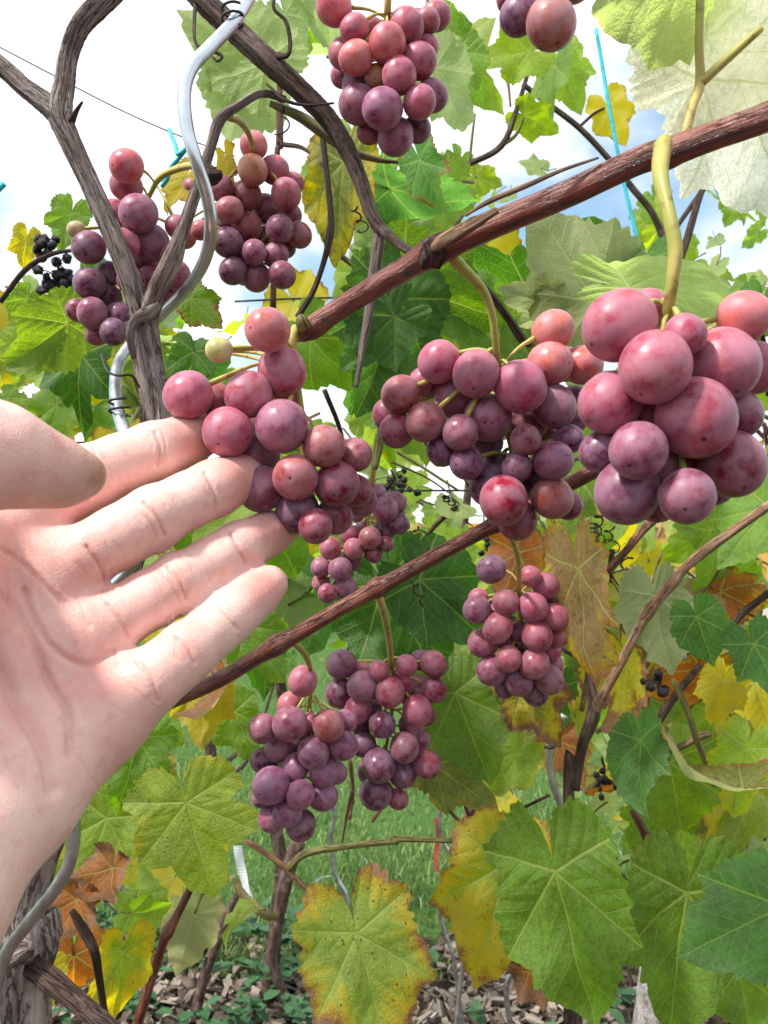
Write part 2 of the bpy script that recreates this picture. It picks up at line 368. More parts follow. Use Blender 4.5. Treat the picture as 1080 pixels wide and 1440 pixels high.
# ------------------------------------------------------------------ leaves
def leaf_mesh(name, seed, N=180, rings=10, lobe=1.0, wav=0.05, fold=0.12, droop=0.10, curl=0.0, stalk=False, tear=0.0, teeth=36, wx=1.0):
    r_ = random.Random(seed)
    ctl = [(0, 1.0), (11, .88), (25, .68), (38, .68), (50, .75), (62, .67), (78, .53), (93, .53), (107, .58), (124, .54), (143, .51), (158, .45), (170, .30), (177, .13), (180, .07)]
    sh = lambda d, r: (d, r * (1 - 0.0) if r > .9 else r)
    def side():
        out = []
        for d, r in ctl:
            j = r_.uniform(-.045, .045) if 0 < d < 165 else 0
            if d in (25, 78): r = r + (1 - lobe) * 0.16 - (lobe - 1) * 0.10
            out.append((math.radians(d), r + j))
        return out
    A, B = side(), side()
    th = np.arange(N) / N * 2 * np.pi
    def interp(tab, a):
        xs = np.array([t[0] for t in tab]); ys = np.array([t[1] for t in tab])
        i = np.clip(np.searchsorted(xs, a, side='right') - 1, 0, len(xs) - 2)
        t = (a - xs[i]) / (xs[i+1] - xs[i]); t = t * t * (3 - 2 * t)
        return ys[i] + (ys[i+1] - ys[i]) * t
    fold_a = np.where(th <= np.pi, th, 2 * np.pi - th)
    R = np.where(th <= np.pi, interp(A, fold_a), interp(B, fold_a))
    per = th / (2 * np.pi) * teeth
    saw = np.abs((per + 0.12 * np.sin(per * 2.3)) % 1.0 - 0.5) * 2
    amp = (0.046 + 0.026 * np.sin(per * 1.7 + seed)) * np.clip((R - .15) * 3, 0, 1)
    tooth = (saw - 0.5) * amp
    if tear:
        for _ in range(3):
            a0 = r_.uniform(-2.4, 2.4) % (2 * np.pi); wdt = r_.uniform(.05, .16)
            dd = np.abs((th - a0 + np.pi) % (2 * np.pi) - np.pi)
            R = R * (1 - tear * r_.uniform(.5, 1) * np.exp(-(dd / wdt) ** 2))
    fr = (np.arange(1, rings + 1) / rings) ** 0.85
    X = [0.0]; Y = [0.0]; E = [0.0]; TH = [0.0]
    X = np.concatenate([[0.0]] + [np.sin(th) * (R * f + tooth * f ** 5) for f in fr])
    Y = np.concatenate([[0.0]] + [np.cos(th) * (R * f + tooth * f ** 5) for f in fr])
    E = np.concatenate([[0.0]] + [np.full(N, f) for f in fr]); TH = np.concatenate([[0.0]] + [th] * rings)
    rr = np.hypot(X, Y); X = X * wx
    ph = r_.uniform(0, 6.28); ph2 = r_.uniform(0, 6.28)
    VA = np.radians([0, 50, -50, 107, -107])
    d = np.abs((TH[:, None] - VA[None] + np.pi) % (2 * np.pi) - np.pi)
    sec = np.argmin(d, axis=1); dv = d[np.arange(len(sec)), sec]
    Z = fold * np.abs(X) * 0.8 - droop * rr ** 2 * (0.7 + 0.5 * np.sin(TH + ph2)) + wav * rr ** 2 * np.sin(5 * TH + ph) + wav * 0.7 * rr ** 3 * np.sin(9 * TH + ph2)
    Z += 0.045 * rr * np.sin(np.clip(dv / 0.45, 0, 1) * np.pi / 2) * np.where(E > 0, 1, 0)      # tissue bulges between the sunken veins
    vv_ = VA[sec]; uu_ = rr * np.cos(TH - vv_); ac_ = np.abs(rr * np.sin(TH - vv_))
    if rings > 8: Z += 0.013 * np.abs(np.sin(np.pi * ((uu_ - .95 * ac_) / .155 + .23))) * np.clip(ac_ / .06, 0, 1) * np.clip(rr / .2, 0, 1)
    nz = np.random.RandomState(seed)
    for _ in range(8):
        kx, ky = nz.randn(2) * 7; Z += 0.012 * np.sin(kx * X + ky * Y + nz.rand() * 6.28) * (0.4 + rr)
    if curl:
        y0 = Y.copy(); a = curl * y0; Y = np.where(np.abs(curl) > 1e-4, np.sin(a) / curl, y0) ; Z = Z + (1 - np.cos(a)) / curl
    V = np.column_stack([X, Y, Z])
    Fc = [(0, 1 + (j + 1) % N, 1 + j) for j in range(N)]
    for k in range(rings - 1):
        o, p = 1 + k * N, 1 + (k + 1) * N
        for j in range(N):
            j2 = (j + 1) % N
            Fc.append((o + j, o + j2, p + j2, p + j))
    # clockwise theta from +Y: order so that the upper face looks along +Z
    nleaf = len(Fc)
    if stalk:
        sv, sf, _ = tube_geo([Vector((0, 0, 0)), Vector((0.02, -.28, -.10)), Vector((-.03, -.55, -.34))], [.022, .018, .026], sides=4, res=3)
        o = len(V); V = np.concatenate([V, sv]); Fc += [tuple(i + o for i in f) for f in sf]
        E = np.concatenate([E, np.zeros(len(sv))])
    me = mesh_np(name, V, Fc)
    # make the upper side face +Z
    if me.polygons[N + 5].normal.z < 0: me.flip_normals()
    li = np.zeros(len(me.loops), int); me.loops.foreach_get('vertex_index', li)
    px_ = np.concatenate([X, np.zeros(len(V) - len(X))]); x0 = np.concatenate([np.sin(TH) * rr, np.zeros(len(V) - len(X))]); y0_ = np.concatenate([np.cos(TH) * rr, np.zeros(len(V) - len(X))])
    if curl: pass
    uvp = np.column_stack([x0[li], y0_[li]]).astype(np.float32)
    me.uv_layers.new(name='pos').data.foreach_set('uv', uvp.ravel())
    # sector of each face -> coordinates along / across its main vein
    ltot = np.zeros(len(me.polygons), int); me.polygons.foreach_get('loop_total', ltot)
    pid = np.repeat(np.arange(len(ltot)), ltot)
    cx = np.bincount(pid, uvp[:, 0]) / ltot; cy = np.bincount(pid, uvp[:, 1]) / ltot
    ft = np.arctan2(cx, cy); fd = np.abs((ft[:, None] - VA[None] + np.pi) % (2 * np.pi) - np.pi)
    fs = VA[np.argmin(fd, axis=1)][pid]
    uu = uvp[:, 0] * np.sin(fs) + uvp[:, 1] * np.cos(fs); vv = uvp[:, 0] * np.cos(fs) - uvp[:, 1] * np.sin(fs)
    me.uv_layers.new(name='vein').data.foreach_set('uv', np.column_stack([uu, vv]).astype(np.float32).ravel())
    at = me.attributes.new('edge', 'FLOAT', 'POINT'); at.data.foreach_set('value', E.astype(np.float32))
    me.materials.append(M['leaf'])
    if stalk:
        me.materials.append(M['green'])
        mi = np.zeros(len(me.polygons), np.int32); mi[nleaf:] = 1; me.polygons.foreach_set('material_index', mi)
    return me

GREEN = dict(
    mid=(0.145, 0.245, 0.042, 1), lite=(0.210, 0.300, 0.060, 1), dark=(0.062, 0.150, 0.030, 1), blue=(0.095, 0.205, 0.064, 1),
    olive=(0.150, 0.170, 0.045, 1), yel=(0.42, 0.36, 0.05, 1), lime=(0.25, 0.33, 0.055, 1), pale=(0.80, 0.80, 0.72, 1), brown=(0.24, 0.15, 0.08, 1), rust=(0.34, 0.12, 0.05, 1))

def place_leaf(me, J, T, parent, face=0.0, tilt=0.0, back=False, col='mid', aut=0.1, brn=0.05, spot=0.3, label=None, name='leaf'):
    """junction J and tip T in world; face = roll about the leaf's own length, back = underside towards the lens"""
    y = (T - J); ln = y.length; y.normalize()
    view = (CAM - J).normalized()
    z = view - y * view.dot(y); z.normalize()
    if back: z = -z
    z = Matrix.Rotation(face, 3, y) @ z
    x = y.cross(z)
    Mx = Matrix((x, y, z)).transposed().to_4x4(); Mx.translation = J
    o = link(name, me, parent)
    o.matrix_basis = Mx @ Matrix.Scale(ln, 4)
    c = GREEN[col] if isinstance(col, str) else col
    k = rng.uniform(.88, 1.12); o.color = (c[0] * k * rng.uniform(.92, 1.08), c[1] * k, c[2] * k * rng.uniform(.85, 1.15), 1)
    o['aut'] = float(aut); o['brn'] = float(brn); o['spot'] = float(spot)
    if label: o['label'] = label
    return o

# ================================================================== THE GROUND
def m_ground():
    g = NT('soil_and_turf')
    oc = g.n('TexCoord').outputs['Object']
    n = g.noise(oc, 6.0, 6, 0.65); n2 = g.noise(oc, 45.0, 5, 0.7)
    y = g.n('SeparateXYZ', {0: oc}).outputs[1]
    soil = g.mix(n2, (0.045, 0.03, 0.02, 1), (0.13, 0.095, 0.07, 1))
    turf = g.mix(n2, (0.035, 0.085, 0.018, 1), (0.10, 0.20, 0.045, 1))
    f = g.ss(g.m('ADD', y, g.m('MULTIPLY', n, 0.6)), 2.75, 3.0)
    c = g.mix(f, soil, turf)
    return g.surf(g.n('BsdfPrincipled', {'Base Color': c, 'Roughness': 0.95, 'Specular IOR Level': 0.15, 'Normal': g.bump(n2, 1.0, 0.02)}).outputs[0])
me = mesh_np('ground', np.array([(-600, -600, 0), (600, -600, 0), (600, 900, 0), (-600, 900, 0)], float), [(0, 1, 2, 3)], False)
tag(link('ground', me, None, m_ground()), 'bare soil under the vines running into green turf', None, None, 'structure')

# turf
def blades(name, n, xr, yr, hmin, hmax, w, mat, seed, lean=0.5):
    r_ = np.random.RandomState(seed)
    y = yr[0] + (yr[1] - yr[0]) * r_.rand(n) ** 1.6
    x = (r_.rand(n) - .5) * 2 * (0.55 * y + 0.8) if xr is None else xr[0] + (xr[1] - xr[0]) * r_.rand(n)
    h = hmin + (hmax - hmin) * r_.rand(n); a = r_.rand(n) * 6.283; la = r_.rand(n) * 6.283
    clump = 0.75 + 0.5 * np.sin(x * 5.1 + 1) * np.sin(y * 4.3); h = h * np.clip(clump, .4, 1.3)
    dx, dy = np.cos(a) * w / 2, np.sin(a) * w / 2; lx, ly = np.cos(la) * lean * h, np.sin(la) * lean * h
    z0 = np.zeros(n)
    V = np.stack([np.stack([x - dx, y - dy, z0], 1), np.stack([x + dx, y + dy, z0], 1),
                  np.stack([x + dx * .8 + lx * .35, y + dy * .8 + ly * .35, h * .6], 1), np.stack([x - dx * .8 + lx * .35, y - dy * .8 + ly * .35, h * .6], 1),
                  np.stack([x + lx, y + ly, h * (1 - .2 * r_.rand(n))], 1)], 1).reshape(-1, 3)
    b = np.arange(n)[:, None] * 5
    Fq = (b + np.array([[0, 1, 2, 3]])).tolist(); Ft = (b + np.array([[3, 2, 4]])).tolist()
    me = bpy.data.meshes.new(name); me.from_pydata(V.tolist(), [], Fq + Ft); me.update()
    return link(name, me, None, mat)
gm = m_island('turf_blades', [(0.07, 0.17, 0.04, 1), (0.14, 0.29, 0.06, 1), (0.21, 0.37, 0.09, 1), (0.10, 0.23, 0.06, 1), (0.30, 0.38, 0.13, 1)], 0.55, 0.3)
tag(blades('turf_grass', 70000, None, (2.5, 11.0), .03, .075, .0065, gm, 3), 'short green sunlit turf beyond the mulched vine row', 'grass', None, 'stuff')

# wood chip mulch
def chips():
    r_ = np.random.RandomState(5); n = 5200
    base = np.array([(-1, -1, -1), (1, -1, -1), (1, 1, -1), (-1, 1, -1), (-1, -1, 1), (1, -1, 1), (1, 1, 1), (-1, 1, 1)], float)
    fc = np.array([(0, 3, 2, 1), (4, 5, 6, 7), (0, 1, 5, 4), (1, 2, 6, 5), (2, 3, 7, 6), (3, 0, 4, 7)])
    VV = []
    for i in range(n):
        y = r_.uniform(1.7, 2.72); x = r_.uniform(-1.5, 1.7) 
        s = np.array([r_.uniform(.009, .028), r_.uniform(.005, .013), r_.uniform(.0012, .004)])
        b = base * s * (1 + (r_.rand(8, 3) - .5) * .5); b[:, 2] += (b[:, 0] / s[0]) ** 2 * r_.uniform(-.003, .004)
        e = Matrix.Rotation(r_.rand() * 6.28, 3, 'Z') @ Matrix.Rotation(r_.randn() * .45, 3, 'X') @ Matrix.Rotation(r_.randn() * .45, 3, 'Y')
        VV.append(b @ np.array(e).T + np.array([x, y, .008 + r_.rand() ** 2 * .03]))
    V = np.concatenate(VV); Fc = (np.arange(n)[:, None, None] * 8 + fc[None]).reshape(-1, 4)
    me = mesh_np('wood_chip_mulch', V, Fc, False)
    mm = m_island('wood_chip', [(0.06, 0.038, 0.028, 1), (0.16, 0.11, 0.082, 1), (0.24, 0.185, 0.15, 1), (0.10, 0.065, 0.048, 1), (0.32, 0.27, 0.22, 1)], 0.85)
    tag(link('wood_chip_mulch', me, None, mm), 'grey brown wood chip mulch spread under the vines', 'mulch', None, 'stuff')
chips()

# low weeds between mulch and turf
def weeds():
    r_ = np.random.RandomState(9); VV, FF = [], []; o = 0
    for i in range(330):
        x = r_.uniform(-1.5, 1.3); y = r_.uniform(2.0, 2.75)
        if x > -0.1 and r_.rand() < 0.72: continue
        z = r_.uniform(.03, .16)
        for k in range(6):
            L_ = r_.uniform(.025, .06); a = r_.rand() * 6.28; e = r_.uniform(-.3, .7)
            d = np.array([math.cos(a) * math.cos(e), math.sin(a) * math.cos(e), math.sin(e)]); s = np.cross(d, [0, 0, 1]); s /= np.linalg.norm(s); up = np.cross(s, d)
            c = np.array([x, y, z]) + r_.randn(3) * .012
            prof = [(0, 0, 0), (.25, .30, .08), (.6, .34, .10), (1, 0, -.05), (.6, -.34, .10), (.25, -.30, .08)]
            pts = [c + d * L_ * p + s * L_ * q + up * L_ * w for p, q, w in prof]
            VV += pts; mid0, mid1 = o, o + 3
            FF += [(o, o + 1, o + 2, o + 3), (o, o + 3, o + 4, o + 5)]; o += 6
    me = mesh_np('ground_cover', np.array(VV), FF)
    mm = m_island('weed_leaf', [(0.05, 0.13, 0.05, 1), (0.08, 0.20, 0.07, 1), (0.12, 0.25, 0.07, 1), (0.06, 0.15, 0.06, 1)], 0.5, 0.25)
    tag(link('ground_cover', me, None, mm), 'low dark green weeds at the edge of the mulch', 'weeds', None, 'stuff')
weeds()

# ochre garden wall, glimpsed far behind
def box(x0, x1, y0, y1, z0, z1):
    return [(x0, y0, z0), (x1, y0, z0), (x1, y1, z0), (x0, y1, z0), (x0, y0, z1), (x1, y0, z1), (x1, y1, z1), (x0, y1, z1)], [(0, 3, 2, 1), (4, 5, 6, 7), (0, 1, 5, 4), (1, 2, 6, 5), (2, 3, 7, 6), (3, 0, 4, 7)]
def boxes(name, bl, mat, parent=None):
    V, Fc = [], []
    for b in bl:
        v, f = box(*b); Fc += [tuple(i + len(V) for i in q) for q in f]; V += v
    return link(name, mesh_np(name, np.array(V, float), Fc, False), parent, mat)
gw = tag(empty('garden_wall', (2, 14, 0)), 'low ochre plastered wall with pale base glimpsed behind the vines', 'wall')
boxes('wall_face', [(-.4, 7.2, 14.0, 14.25, .62, 1.72)], M['ochre'], gw)
boxes('plinth', [(-.42, 7.22, 13.96, 14.29, 0, .62)], M['cream'], gw)
boxes('coping', [(-.48, 7.28, 13.92, 14.33, 1.72, 1.79)], M['ochre'], gw)

# far bushes closing the view at the end of the garden
def bush(x, y, h, w, label, col, seed):
    r_ = np.random.RandomState(seed)
    b = tag(empty('bush', (x, y, 0)), label, 'bush', 'bushes at the end of the garden')
    tubes('trunk', [([Vector((x, y, 0)), Vector((x + .05, y, h * .3)), Vector((x + r_.randn() * .2, y, h * .65))], [.06, .045, .02])] +
          [([Vector((x, y, h * .15)), Vector((x + r_.randn() * w * .3, y + r_.randn() * w * .2, h * .7))], [.03, .012]) for _ in range(4)], M['dark'], b, sides=6)
    n = 1500; VV, FF = [], []
    cl_ = [(r_.randn(3) * np.array([w * .33, w * .28, h * .24]) + np.array([x, y, h * .55]), r_.uniform(.12, .3) * w) for _ in range(16)]
    for i in range(n):
        c, R = cl_[r_.randint(16)]; v = r_.randn(3); v /= np.linalg.norm(v); p = c + v * R * r_.rand() ** .4
        if p[2] < .05: p[2] = .05 + r_.rand() * .2
        a, bb = r_.randn(3), r_.randn(3); a /= np.linalg.norm(a); bb -= a * bb.dot(a); bb /= np.linalg.norm(bb); s = r_.uniform(.03, .06)
        o = len(VV); VV += [p - a * s, p + bb * s * .5, p + a * s, p - bb * s * .5]; FF.append((o, o + 1, o + 2, o + 3))
    link('crown', mesh_np('crown', np.array(VV), FF, False), b, m_island('bush_leaf', [tuple(c * k for c in col) + (1,) for k in (.6, 1.0, 1.4)], .6, .3))
for i, (x, y, h, w, c, lb) in enumerate([(-3.4, 17, 1.5, 2.6, (.08, .16, .04), 'dark green bush across the turf, past the old trunk'), (-1.7, 13, 1.3, 1.7, (.12, .19, .05), 'light green bush at the end of the ochre wall'), (4.5, 18, 2.3, 3.0, (.09, .16, .05), 'tall green bush rising behind the ochre wall')]):
    bush(x, y, h, w, lb, c, 40 + i)

# ================================================================== VINES
V1 = tag(empty('grape_vine', P(25, 1440, .40) * 1.0), 'old vine with shaggy grey forked trunk entwined by a wavy steel stake', 'vine')
V1.location = (P(25, 1440, .40).x, P(25, 1440, .40).y, 0)
V2 = tag(empty('grape_vine', (P(800, 1130, .56).x, P(800, 1130, .56).y, 0)), 'vine with reddish brown fruiting canes carrying the pink grape bunches', 'vine')
V3 = tag(empty('grape_vine', (P(430, 0, .42).x - .05, .9, 0)), 'vine with rough dark cane and thin hanging shoots above the grapes', 'vine')

# --- old forked trunk (vine 1)
b = P(20, 1400, .40)
trunk = [(Vector((b.x - .01, b.y + .01, 0)), .030), (Vector((b.x - .01, b.y + .005, .55)), .024), (P(10, 1440, .40), .019), (P(28, 1335, .40), .0185), (P(22, 1250, .40), .016), (P(100, 1000, .40), .013), (P(190, 720, .39), .0092), (P(222, 600, .385), .0072), (P(212, 520, .38), .0064), (P(201, 452, .38), .0070)]
tubes('trunk', [([p for p, r in trunk], [r for p, r in trunk], dict(sides=44, res=12, rough=.12))], M['old'], V1)
pxtube('arm', [(204, 462, .38, 40), (188, 410, .378, 36), (160, 335, .376, 34), (125, 255, .374, 33), (98, 195, .372, 36), (86, 160, .372, 40), (92, 120, .372, 34), (97, 82, .372, 31), (112, 40, .37, 33), (140, 8, .37, 36), (190, -40, .37, 34)], M['old'], V1, sides=40, res=12, rough=.16)
pxtube('arm', [(90, 168, .373, 40), (62, 145, .373, 34), (35, 125, .373, 30), (10, 102, .373, 30), (-40, 62, .373, 30)], M['old'], V1, sides=40, res=12, rough=.18)
pxtube('arm', [(203, 455, .38, 36), (222, 405, .375, 34), (240, 368, .372, 33), (254, 330, .372, 24), (270, 285, .374, 20), (286, 240, .376, 19), (297, 205, .378, 17), (310, 168, .38, 19), (335, 150, .382, 14), (368, 132, .39, 13), (400, 140, .40, 12)], M['old'], V1, sides=40, res=10, rough=.14)
pxtube('old_spur', [(188, 505, .372, 7), (182, 470, .37, 12), (193, 448, .372, 15), (210, 440, .372, 18), (224, 428, .372, 9)], M['old'], V1, sides=12, res=5, rough=.35)
pxtube('old_spur', [(288, 238, .374, 18), (298, 246, .372, 22), (312, 244, .371, 8)], M['dark'], V1, sides=10, res=5, rough=.3)
pxtube('old_spur', [(100, 172, .37, 10), (108, 155, .368, 6), (116, 143, .368, 3)], M['dark'], V1, sides=8, res=4, rough=.2)
pxtube('bark_strip', [(106, 185, .362, 3), (125, 240, .361, 3.5), (165, 320, .362, 4), (182, 365, .363, 6), (192, 410, .364, 9), (197, 430, .37, 4)], M['old'], V1, sides=6, res=5, rough=.2)
pxtube('cane', [(22, 1340, .395, 44), (52, 1365, .385, 34), (75, 1383, .38, 37), (100, 1403, .375, 31), (140, 1437, .37, 31), (190, 1480, .37, 28)], M['dark'], V1, sides=14, res=7, rough=.12)
pxtube('old_spur', [(20, 1345, .385, 34), (30, 1335, .38, 34), (44, 1330, .378, 12)], M['old'], V1, sides=12, res=5, rough=.35)
pxtube('cane', [(270, 1246, .55, 12), (248, 1290, .55, 13), (236, 1312, .55, 20), (230, 1325, .55, 15), (212, 1380, .55, 16), (190, 1450, .56, 17)], M['cane'], V1, sides=10, res=6, rough=.06)
pxtube('shoot', [(100, 1280, .46, 8), (118, 1310, .46, 13), (132, 1338, .46, 12), (140, 1385, .47, 10), (150, 1450, .47, 10)], M['dark'], V1, sides=8, res=5, rough=.15)
pxtube('cane', [(0, 425, .5, 8), (35, 380, .5, 9), (70, 358, .5, 8), (100, 352, .5, 6), (125, 350, .5, 5)], M['dark'], V1, sides=8, res=5, rough=.1)

# --- main reddish cane (vine 2)
main = [(1300, 70, .21, 54), (1180, 118, .215, 54), (1080, 165, .22, 53), (1010, 190, .226, 51), (960, 208, .23, 54), (935, 218, .233, 58), (900, 226, .236, 50), (800, 272, .246, 49), (700, 314, .256, 48), (645, 338, .262, 50), (608, 356, .266, 58), (580, 372, .27, 44), (520, 408, .277, 41), (470, 440, .283, 39), (440, 462, .286, 42), (428, 472, .288, 26), (420, 478, .29, 10)]
pxtube('cane', [(x, y, d, w * .86) for x, y, d, w in main], M['cane'], V2, sides=26, res=8, rough=.05)
pxtube('bark_strip', [(842, 222, .238, 3), (790, 240, .240, 5), (740, 262, .243, 7), (690, 283, .247, 7), (655, 303, .252, 3)], M['pale'], V2, sides=8, res=5, rough=.2)
pxtube('bark_strip', [(700, 296, .244, 8), (660, 320, .248, 16), (625, 340, .252, 18), (606, 352, .256, 8)], M['pale'], V2, sides=10, res=5, rough=.25)
pxtube('old_spur', [(600, 370, .262, 30), (606, 350, .258, 34), (598, 338, .256, 10)], M['dark'], V2, sides=12, res=5, rough=.3)
pxtube('bud', [(428, 462, .283, 22), (424, 450, .281, 18), (421, 443, .281, 6)], M['green'], V2, sides=8, res=4, rough=.1)
pxtube('cane', [(225, 993, .42, 24), (300, 960, .415, 25), (360, 925, .41, 26), (388, 908, .405, 35), (415, 893, .405, 26), (475, 858, .40, 24), (515, 836, .398, 26), (532, 826, .397, 34), (550, 817, .396, 25), (620, 778, .392, 24), (680, 746, .388, 24), (697, 737, .387, 30), (715, 728, .386, 24), (780, 692, .38, 24), (832, 664, .375, 25), (900, 625, .37, 26), (1000, 560, .36, 27), (1160, 470, .35, 28)], M['cane'], V2, sides=16, res=7, rough=.06)
pxtube('cane', [(1130, 680, .55, 17), (1077, 714, .55, 15), (1030, 747, .55, 15), (980, 783, .55, 17), (962, 800, .55, 14), (947, 817, .55, 19), (930, 838, .55, 15), (911, 861, .55, 21), (900, 880, .55, 15), (874, 930, .55, 16), (850, 975, .55, 16), (838, 996, .555, 22)], M['pale'], V2, sides=12, res=6, rough=.07)
tb = P(805, 1130, .56)
tr2 = [(Vector((tb.x, tb.y, 0)), .014), (Vector((tb.x, tb.y, .5)), .011), (P(800, 1160, .56), .0040), (P(808, 1110, .56), .0032), (P(818, 1050, .56), .0034), (P(834, 1002, .556), .0046), (P(830, 960, .56), .0030), (P(822, 900, .57), .0026)]
tubes('trunk', [([p for p, r in tr2], [r for p, r in tr2], dict(sides=12, res=8, rough=.14))], M['dark'], V2)
pxtube('cane', [(640, 362, .285, 10), (660, 385, .30, 13), (690, 415, .32, 12), (715, 448, .33, 13), (735, 478, .335, 15), (748, 486, .335, 8)], M['dark'], V2, sides=10, res=6, rough=.14)
pxtube('cane', [(930, 722, .70, 13), (905, 745, .70, 13), (880, 775, .70, 12), (845, 813, .70, 14), (800, 860, .71, 11)], M['cane'], V2, sides=10, res=5, rough=.08)
pxtube('cane', [(838, 735, .72, 8), (840, 780, .72, 8), (838, 830, .72, 9), (828, 940, .72, 9), (818, 1000, .72, 8)], M['pale'], V2, sides=8, res=5, rough=.1)
pxtube('shoot', [(1090, 828, .62, 11), (1060, 850, .62, 10), (1035, 872, .62, 11), (1000, 920, .62, 9)], M['dark'], V2, sides=8, res=5, rough=.1)
pxtube('shoot', [(985, 935, .66, 9), (958, 968, .66, 11), (935, 1000, .66, 12), (925, 1020, .66, 10)], M['dark'], V2, sides=8, res=5, rough=.12)
pxtube('shoot', [(946, 955, .58, 7), (965, 995, .58, 9), (978, 1035, .58, 9), (992, 1070, .58, 8), (1005, 1105, .58, 7)], M['green'], V2, sides=8, res=5, rough=.06)
pxtube('shoot', [(838, 1030, .62, 7), (880, 1010, .62, 7), (925, 1060, .62, 6), (985, 1035, .61, 12), (1000, 1033, .61, 6)], M['green'], V2, sides=8, res=5, rough=.08)
pxtube('shoot', [(890, 1140, .55, 10), (910, 1180, .55, 12), (925, 1230, .55, 11), (935, 1280, .55, 9)], M['cane'], V2, sides=8, res=5, rough=.08)
pxtube('shoot', [(895, 1235, .5, 10), (925, 1246, .5, 12), (955, 1262, .5, 11), (1000, 1270, .5, 8)], M['cane'], V2, sides=8, res=5, rough=.08)
pxtube('shoot', [(405, 1222, .62, 10), (430, 1200, .62, 11), (490, 1190, .62, 9), (545, 1184, .62, 9), (556, 1181, .62, 15), (568, 1180, .62, 9), (650, 1183, .62, 8), (720, 1190, .62, 8)], M['green'], V2, sides=8, res=5, rough=.06)
pxtube('shoot', [(345, 1182, .62, 8), (390, 1212, .62, 8), (430, 1250, .62, 8), (455, 1278, .62, 7)], M['pale'], V2, sides=8, res=5, rough=.08)
pxtube('shoot', [(517, 480, .52, 13), (527, 540, .52, 12), (536, 565, .52, 14), (535, 620, .52, 11), (527, 660, .52, 8)], M['green'], V2, sides=10, res=5, rough=.05)
pxtube('shoot', [(695, 640, .44, 7), (760, 655, .46, 8), (830, 640, .5, 7)], M['green'], V2, sides=8, res=5)

# --- rough dark cane coming down from the top (vine 3)
b3 = Vector((P(235, 0, .42).x, .92, 0))
pxtube('cane', [(225, -70, .43, 34), (280, -8, .42, 33), (330, 40, .415, 33), (385, 92, .41, 33), (420, 125, .41, 30), (455, 160, .41, 28), (482, 200, .41, 26), (505, 250, .41, 22), (522, 300, .40, 20), (538, 326, .395, 20)], M['dark'], V3, sides=40, res=12, rough=.18)
pxtube('cane', [(536, 322, .395, 16), (555, 338, .37, 15), (575, 352, .34, 15), (600, 366, .30, 16)], M['dark'], V3, sides=10, res=6, rough=.14)
pxtube('dry_shoot', [(535, 325, .398, 17), (527, 380, .40, 16), (519, 440, .40, 13), (511, 480, .40, 10), (506, 515, .40, 8), (501, 545, .40, 6)], M['old'], V3, sides=10, res=6, rough=.14)
pxtube('cane', [(380, 145, .43, 10), (420, 162, .43, 16), (450, 182, .43, 18), (490, 210, .43, 15), (530, 224, .43, 9), (560, 228, .43, 5)], M['green'], V3, sides=10, res=6, rough=.12)
pxtube('cane', [(453, 188, .47, 9), (459, 240, .47, 9), (465, 300, .47, 10), (464, 328, .47, 13), (456, 365, .47, 9), (440, 410, .47, 9), (418, 446, .47, 10)], M['dark'], V3, sides=8, res=6, rough=.1)
pxtube('cane', [(393, 90, .55, 8), (393, 200, .55, 12), (390, 215, .55, 9), (386, 330, .56, 9), (384, 440, .56, 10)], M['cane'], V3, sides=8, res=5, rough=.08)
pxtube('shoot', [(396, 203, .54, 7), (425, 208, .53, 6), (450, 228, .52, 5), (462, 245, .50, 4)], M['dark'], V3, sides=6, res=5)
tp = P(225, -70, .43)
tubes('trunk', [([Vector((-.50, .62, 0)), Vector((-.51, .60, .7)), Vector((-.48, .58, 1.35)), Vector((-.36, .52, 1.66)), Vector((-.22, .46, 1.63)), tp], [.022, .019, .014, .010, .008, .0063], dict(sides=14, res=8, rough=.16))], M['old'], V3)
V3.location = (-.50, .62, 0)
# move children with the empty was not intended: fix their inverse
for ch in V3.children: ch.matrix_parent_inverse = Matrix.Translation(V3.location).inverted()

def tendril(px, py, d, turns, rad, drop, parent, w=3.0, seed=0):
    r_ = random.Random(seed); pts = []
    for k in range(int(turns * 10) + 8):
        a = k * .63; q = k / (turns * 10 + 8)
        rr = rad * (1 - .5 * q) * (0.2 + q)
        pts.append((px + math.cos(a) * rr + 6 * math.sin(q * 5 + seed), py + drop * q + math.sin(a) * rr * .6, d + math.sin(a) * rr * d / F, w * (1 - .6 * q)))
    pxtube('tendril', pts, M['dark'], parent, sides=6, res=3)
pxtube('tendril', [(275, 0, .42, 6), (273, 40, .41, 5), (276, 62, .405, 5), (290, 72, .40, 5), (305, 74, .40, 6), (312, 80, .40, 5), (306, 86, .40, 4), (299, 80, .40, 3)], M['dark'], V3, sides=6, res=5)
pxtube('tendril', [(390, 78, .405, 10), (404, 78, .40, 7), (408, 60, .40, 6), (402, 30, .40, 6), (385, 12, .40, 5), (388, -10, .40, 4)], M['dark'], V3, sides=6, res=5)
pxtube('tendril', [(375, 118, .40, 4), (400, 140, .39, 5), (430, 148, .39, 4), (470, 145, .39, 3)], M['dark'], V3, sides=6, res=5)
for i, a in enumerate([(395, 150, .42, 1.5, 14, 60), (300, 560, .40, 1, 12, -30), (840, 720, .55, 3, 22, 50), (860, 740, .56, 2, 16, 40), (505, 290, .45, 2, 12, 40), (590, 740, .7, 2, 20, 40)] + [(rng.uniform(560, 1060), rng.uniform(650, 1050), rng.uniform(.55, .75), rng.uniform(1, 3), rng.uniform(10, 22), rng.uniform(-50, 60)) for _ in range(6)]):
    tendril(*a, V3 if i in (0, 4) else V2, 3.2, i)
pxtube('tendril', [(143, 497, .36, 4), (150, 520, .35, 4), (165, 528, .345, 4), (185, 528, .35, 4), (196, 545, .36, 3)], M['wire'], V1, sides=6, res=5)

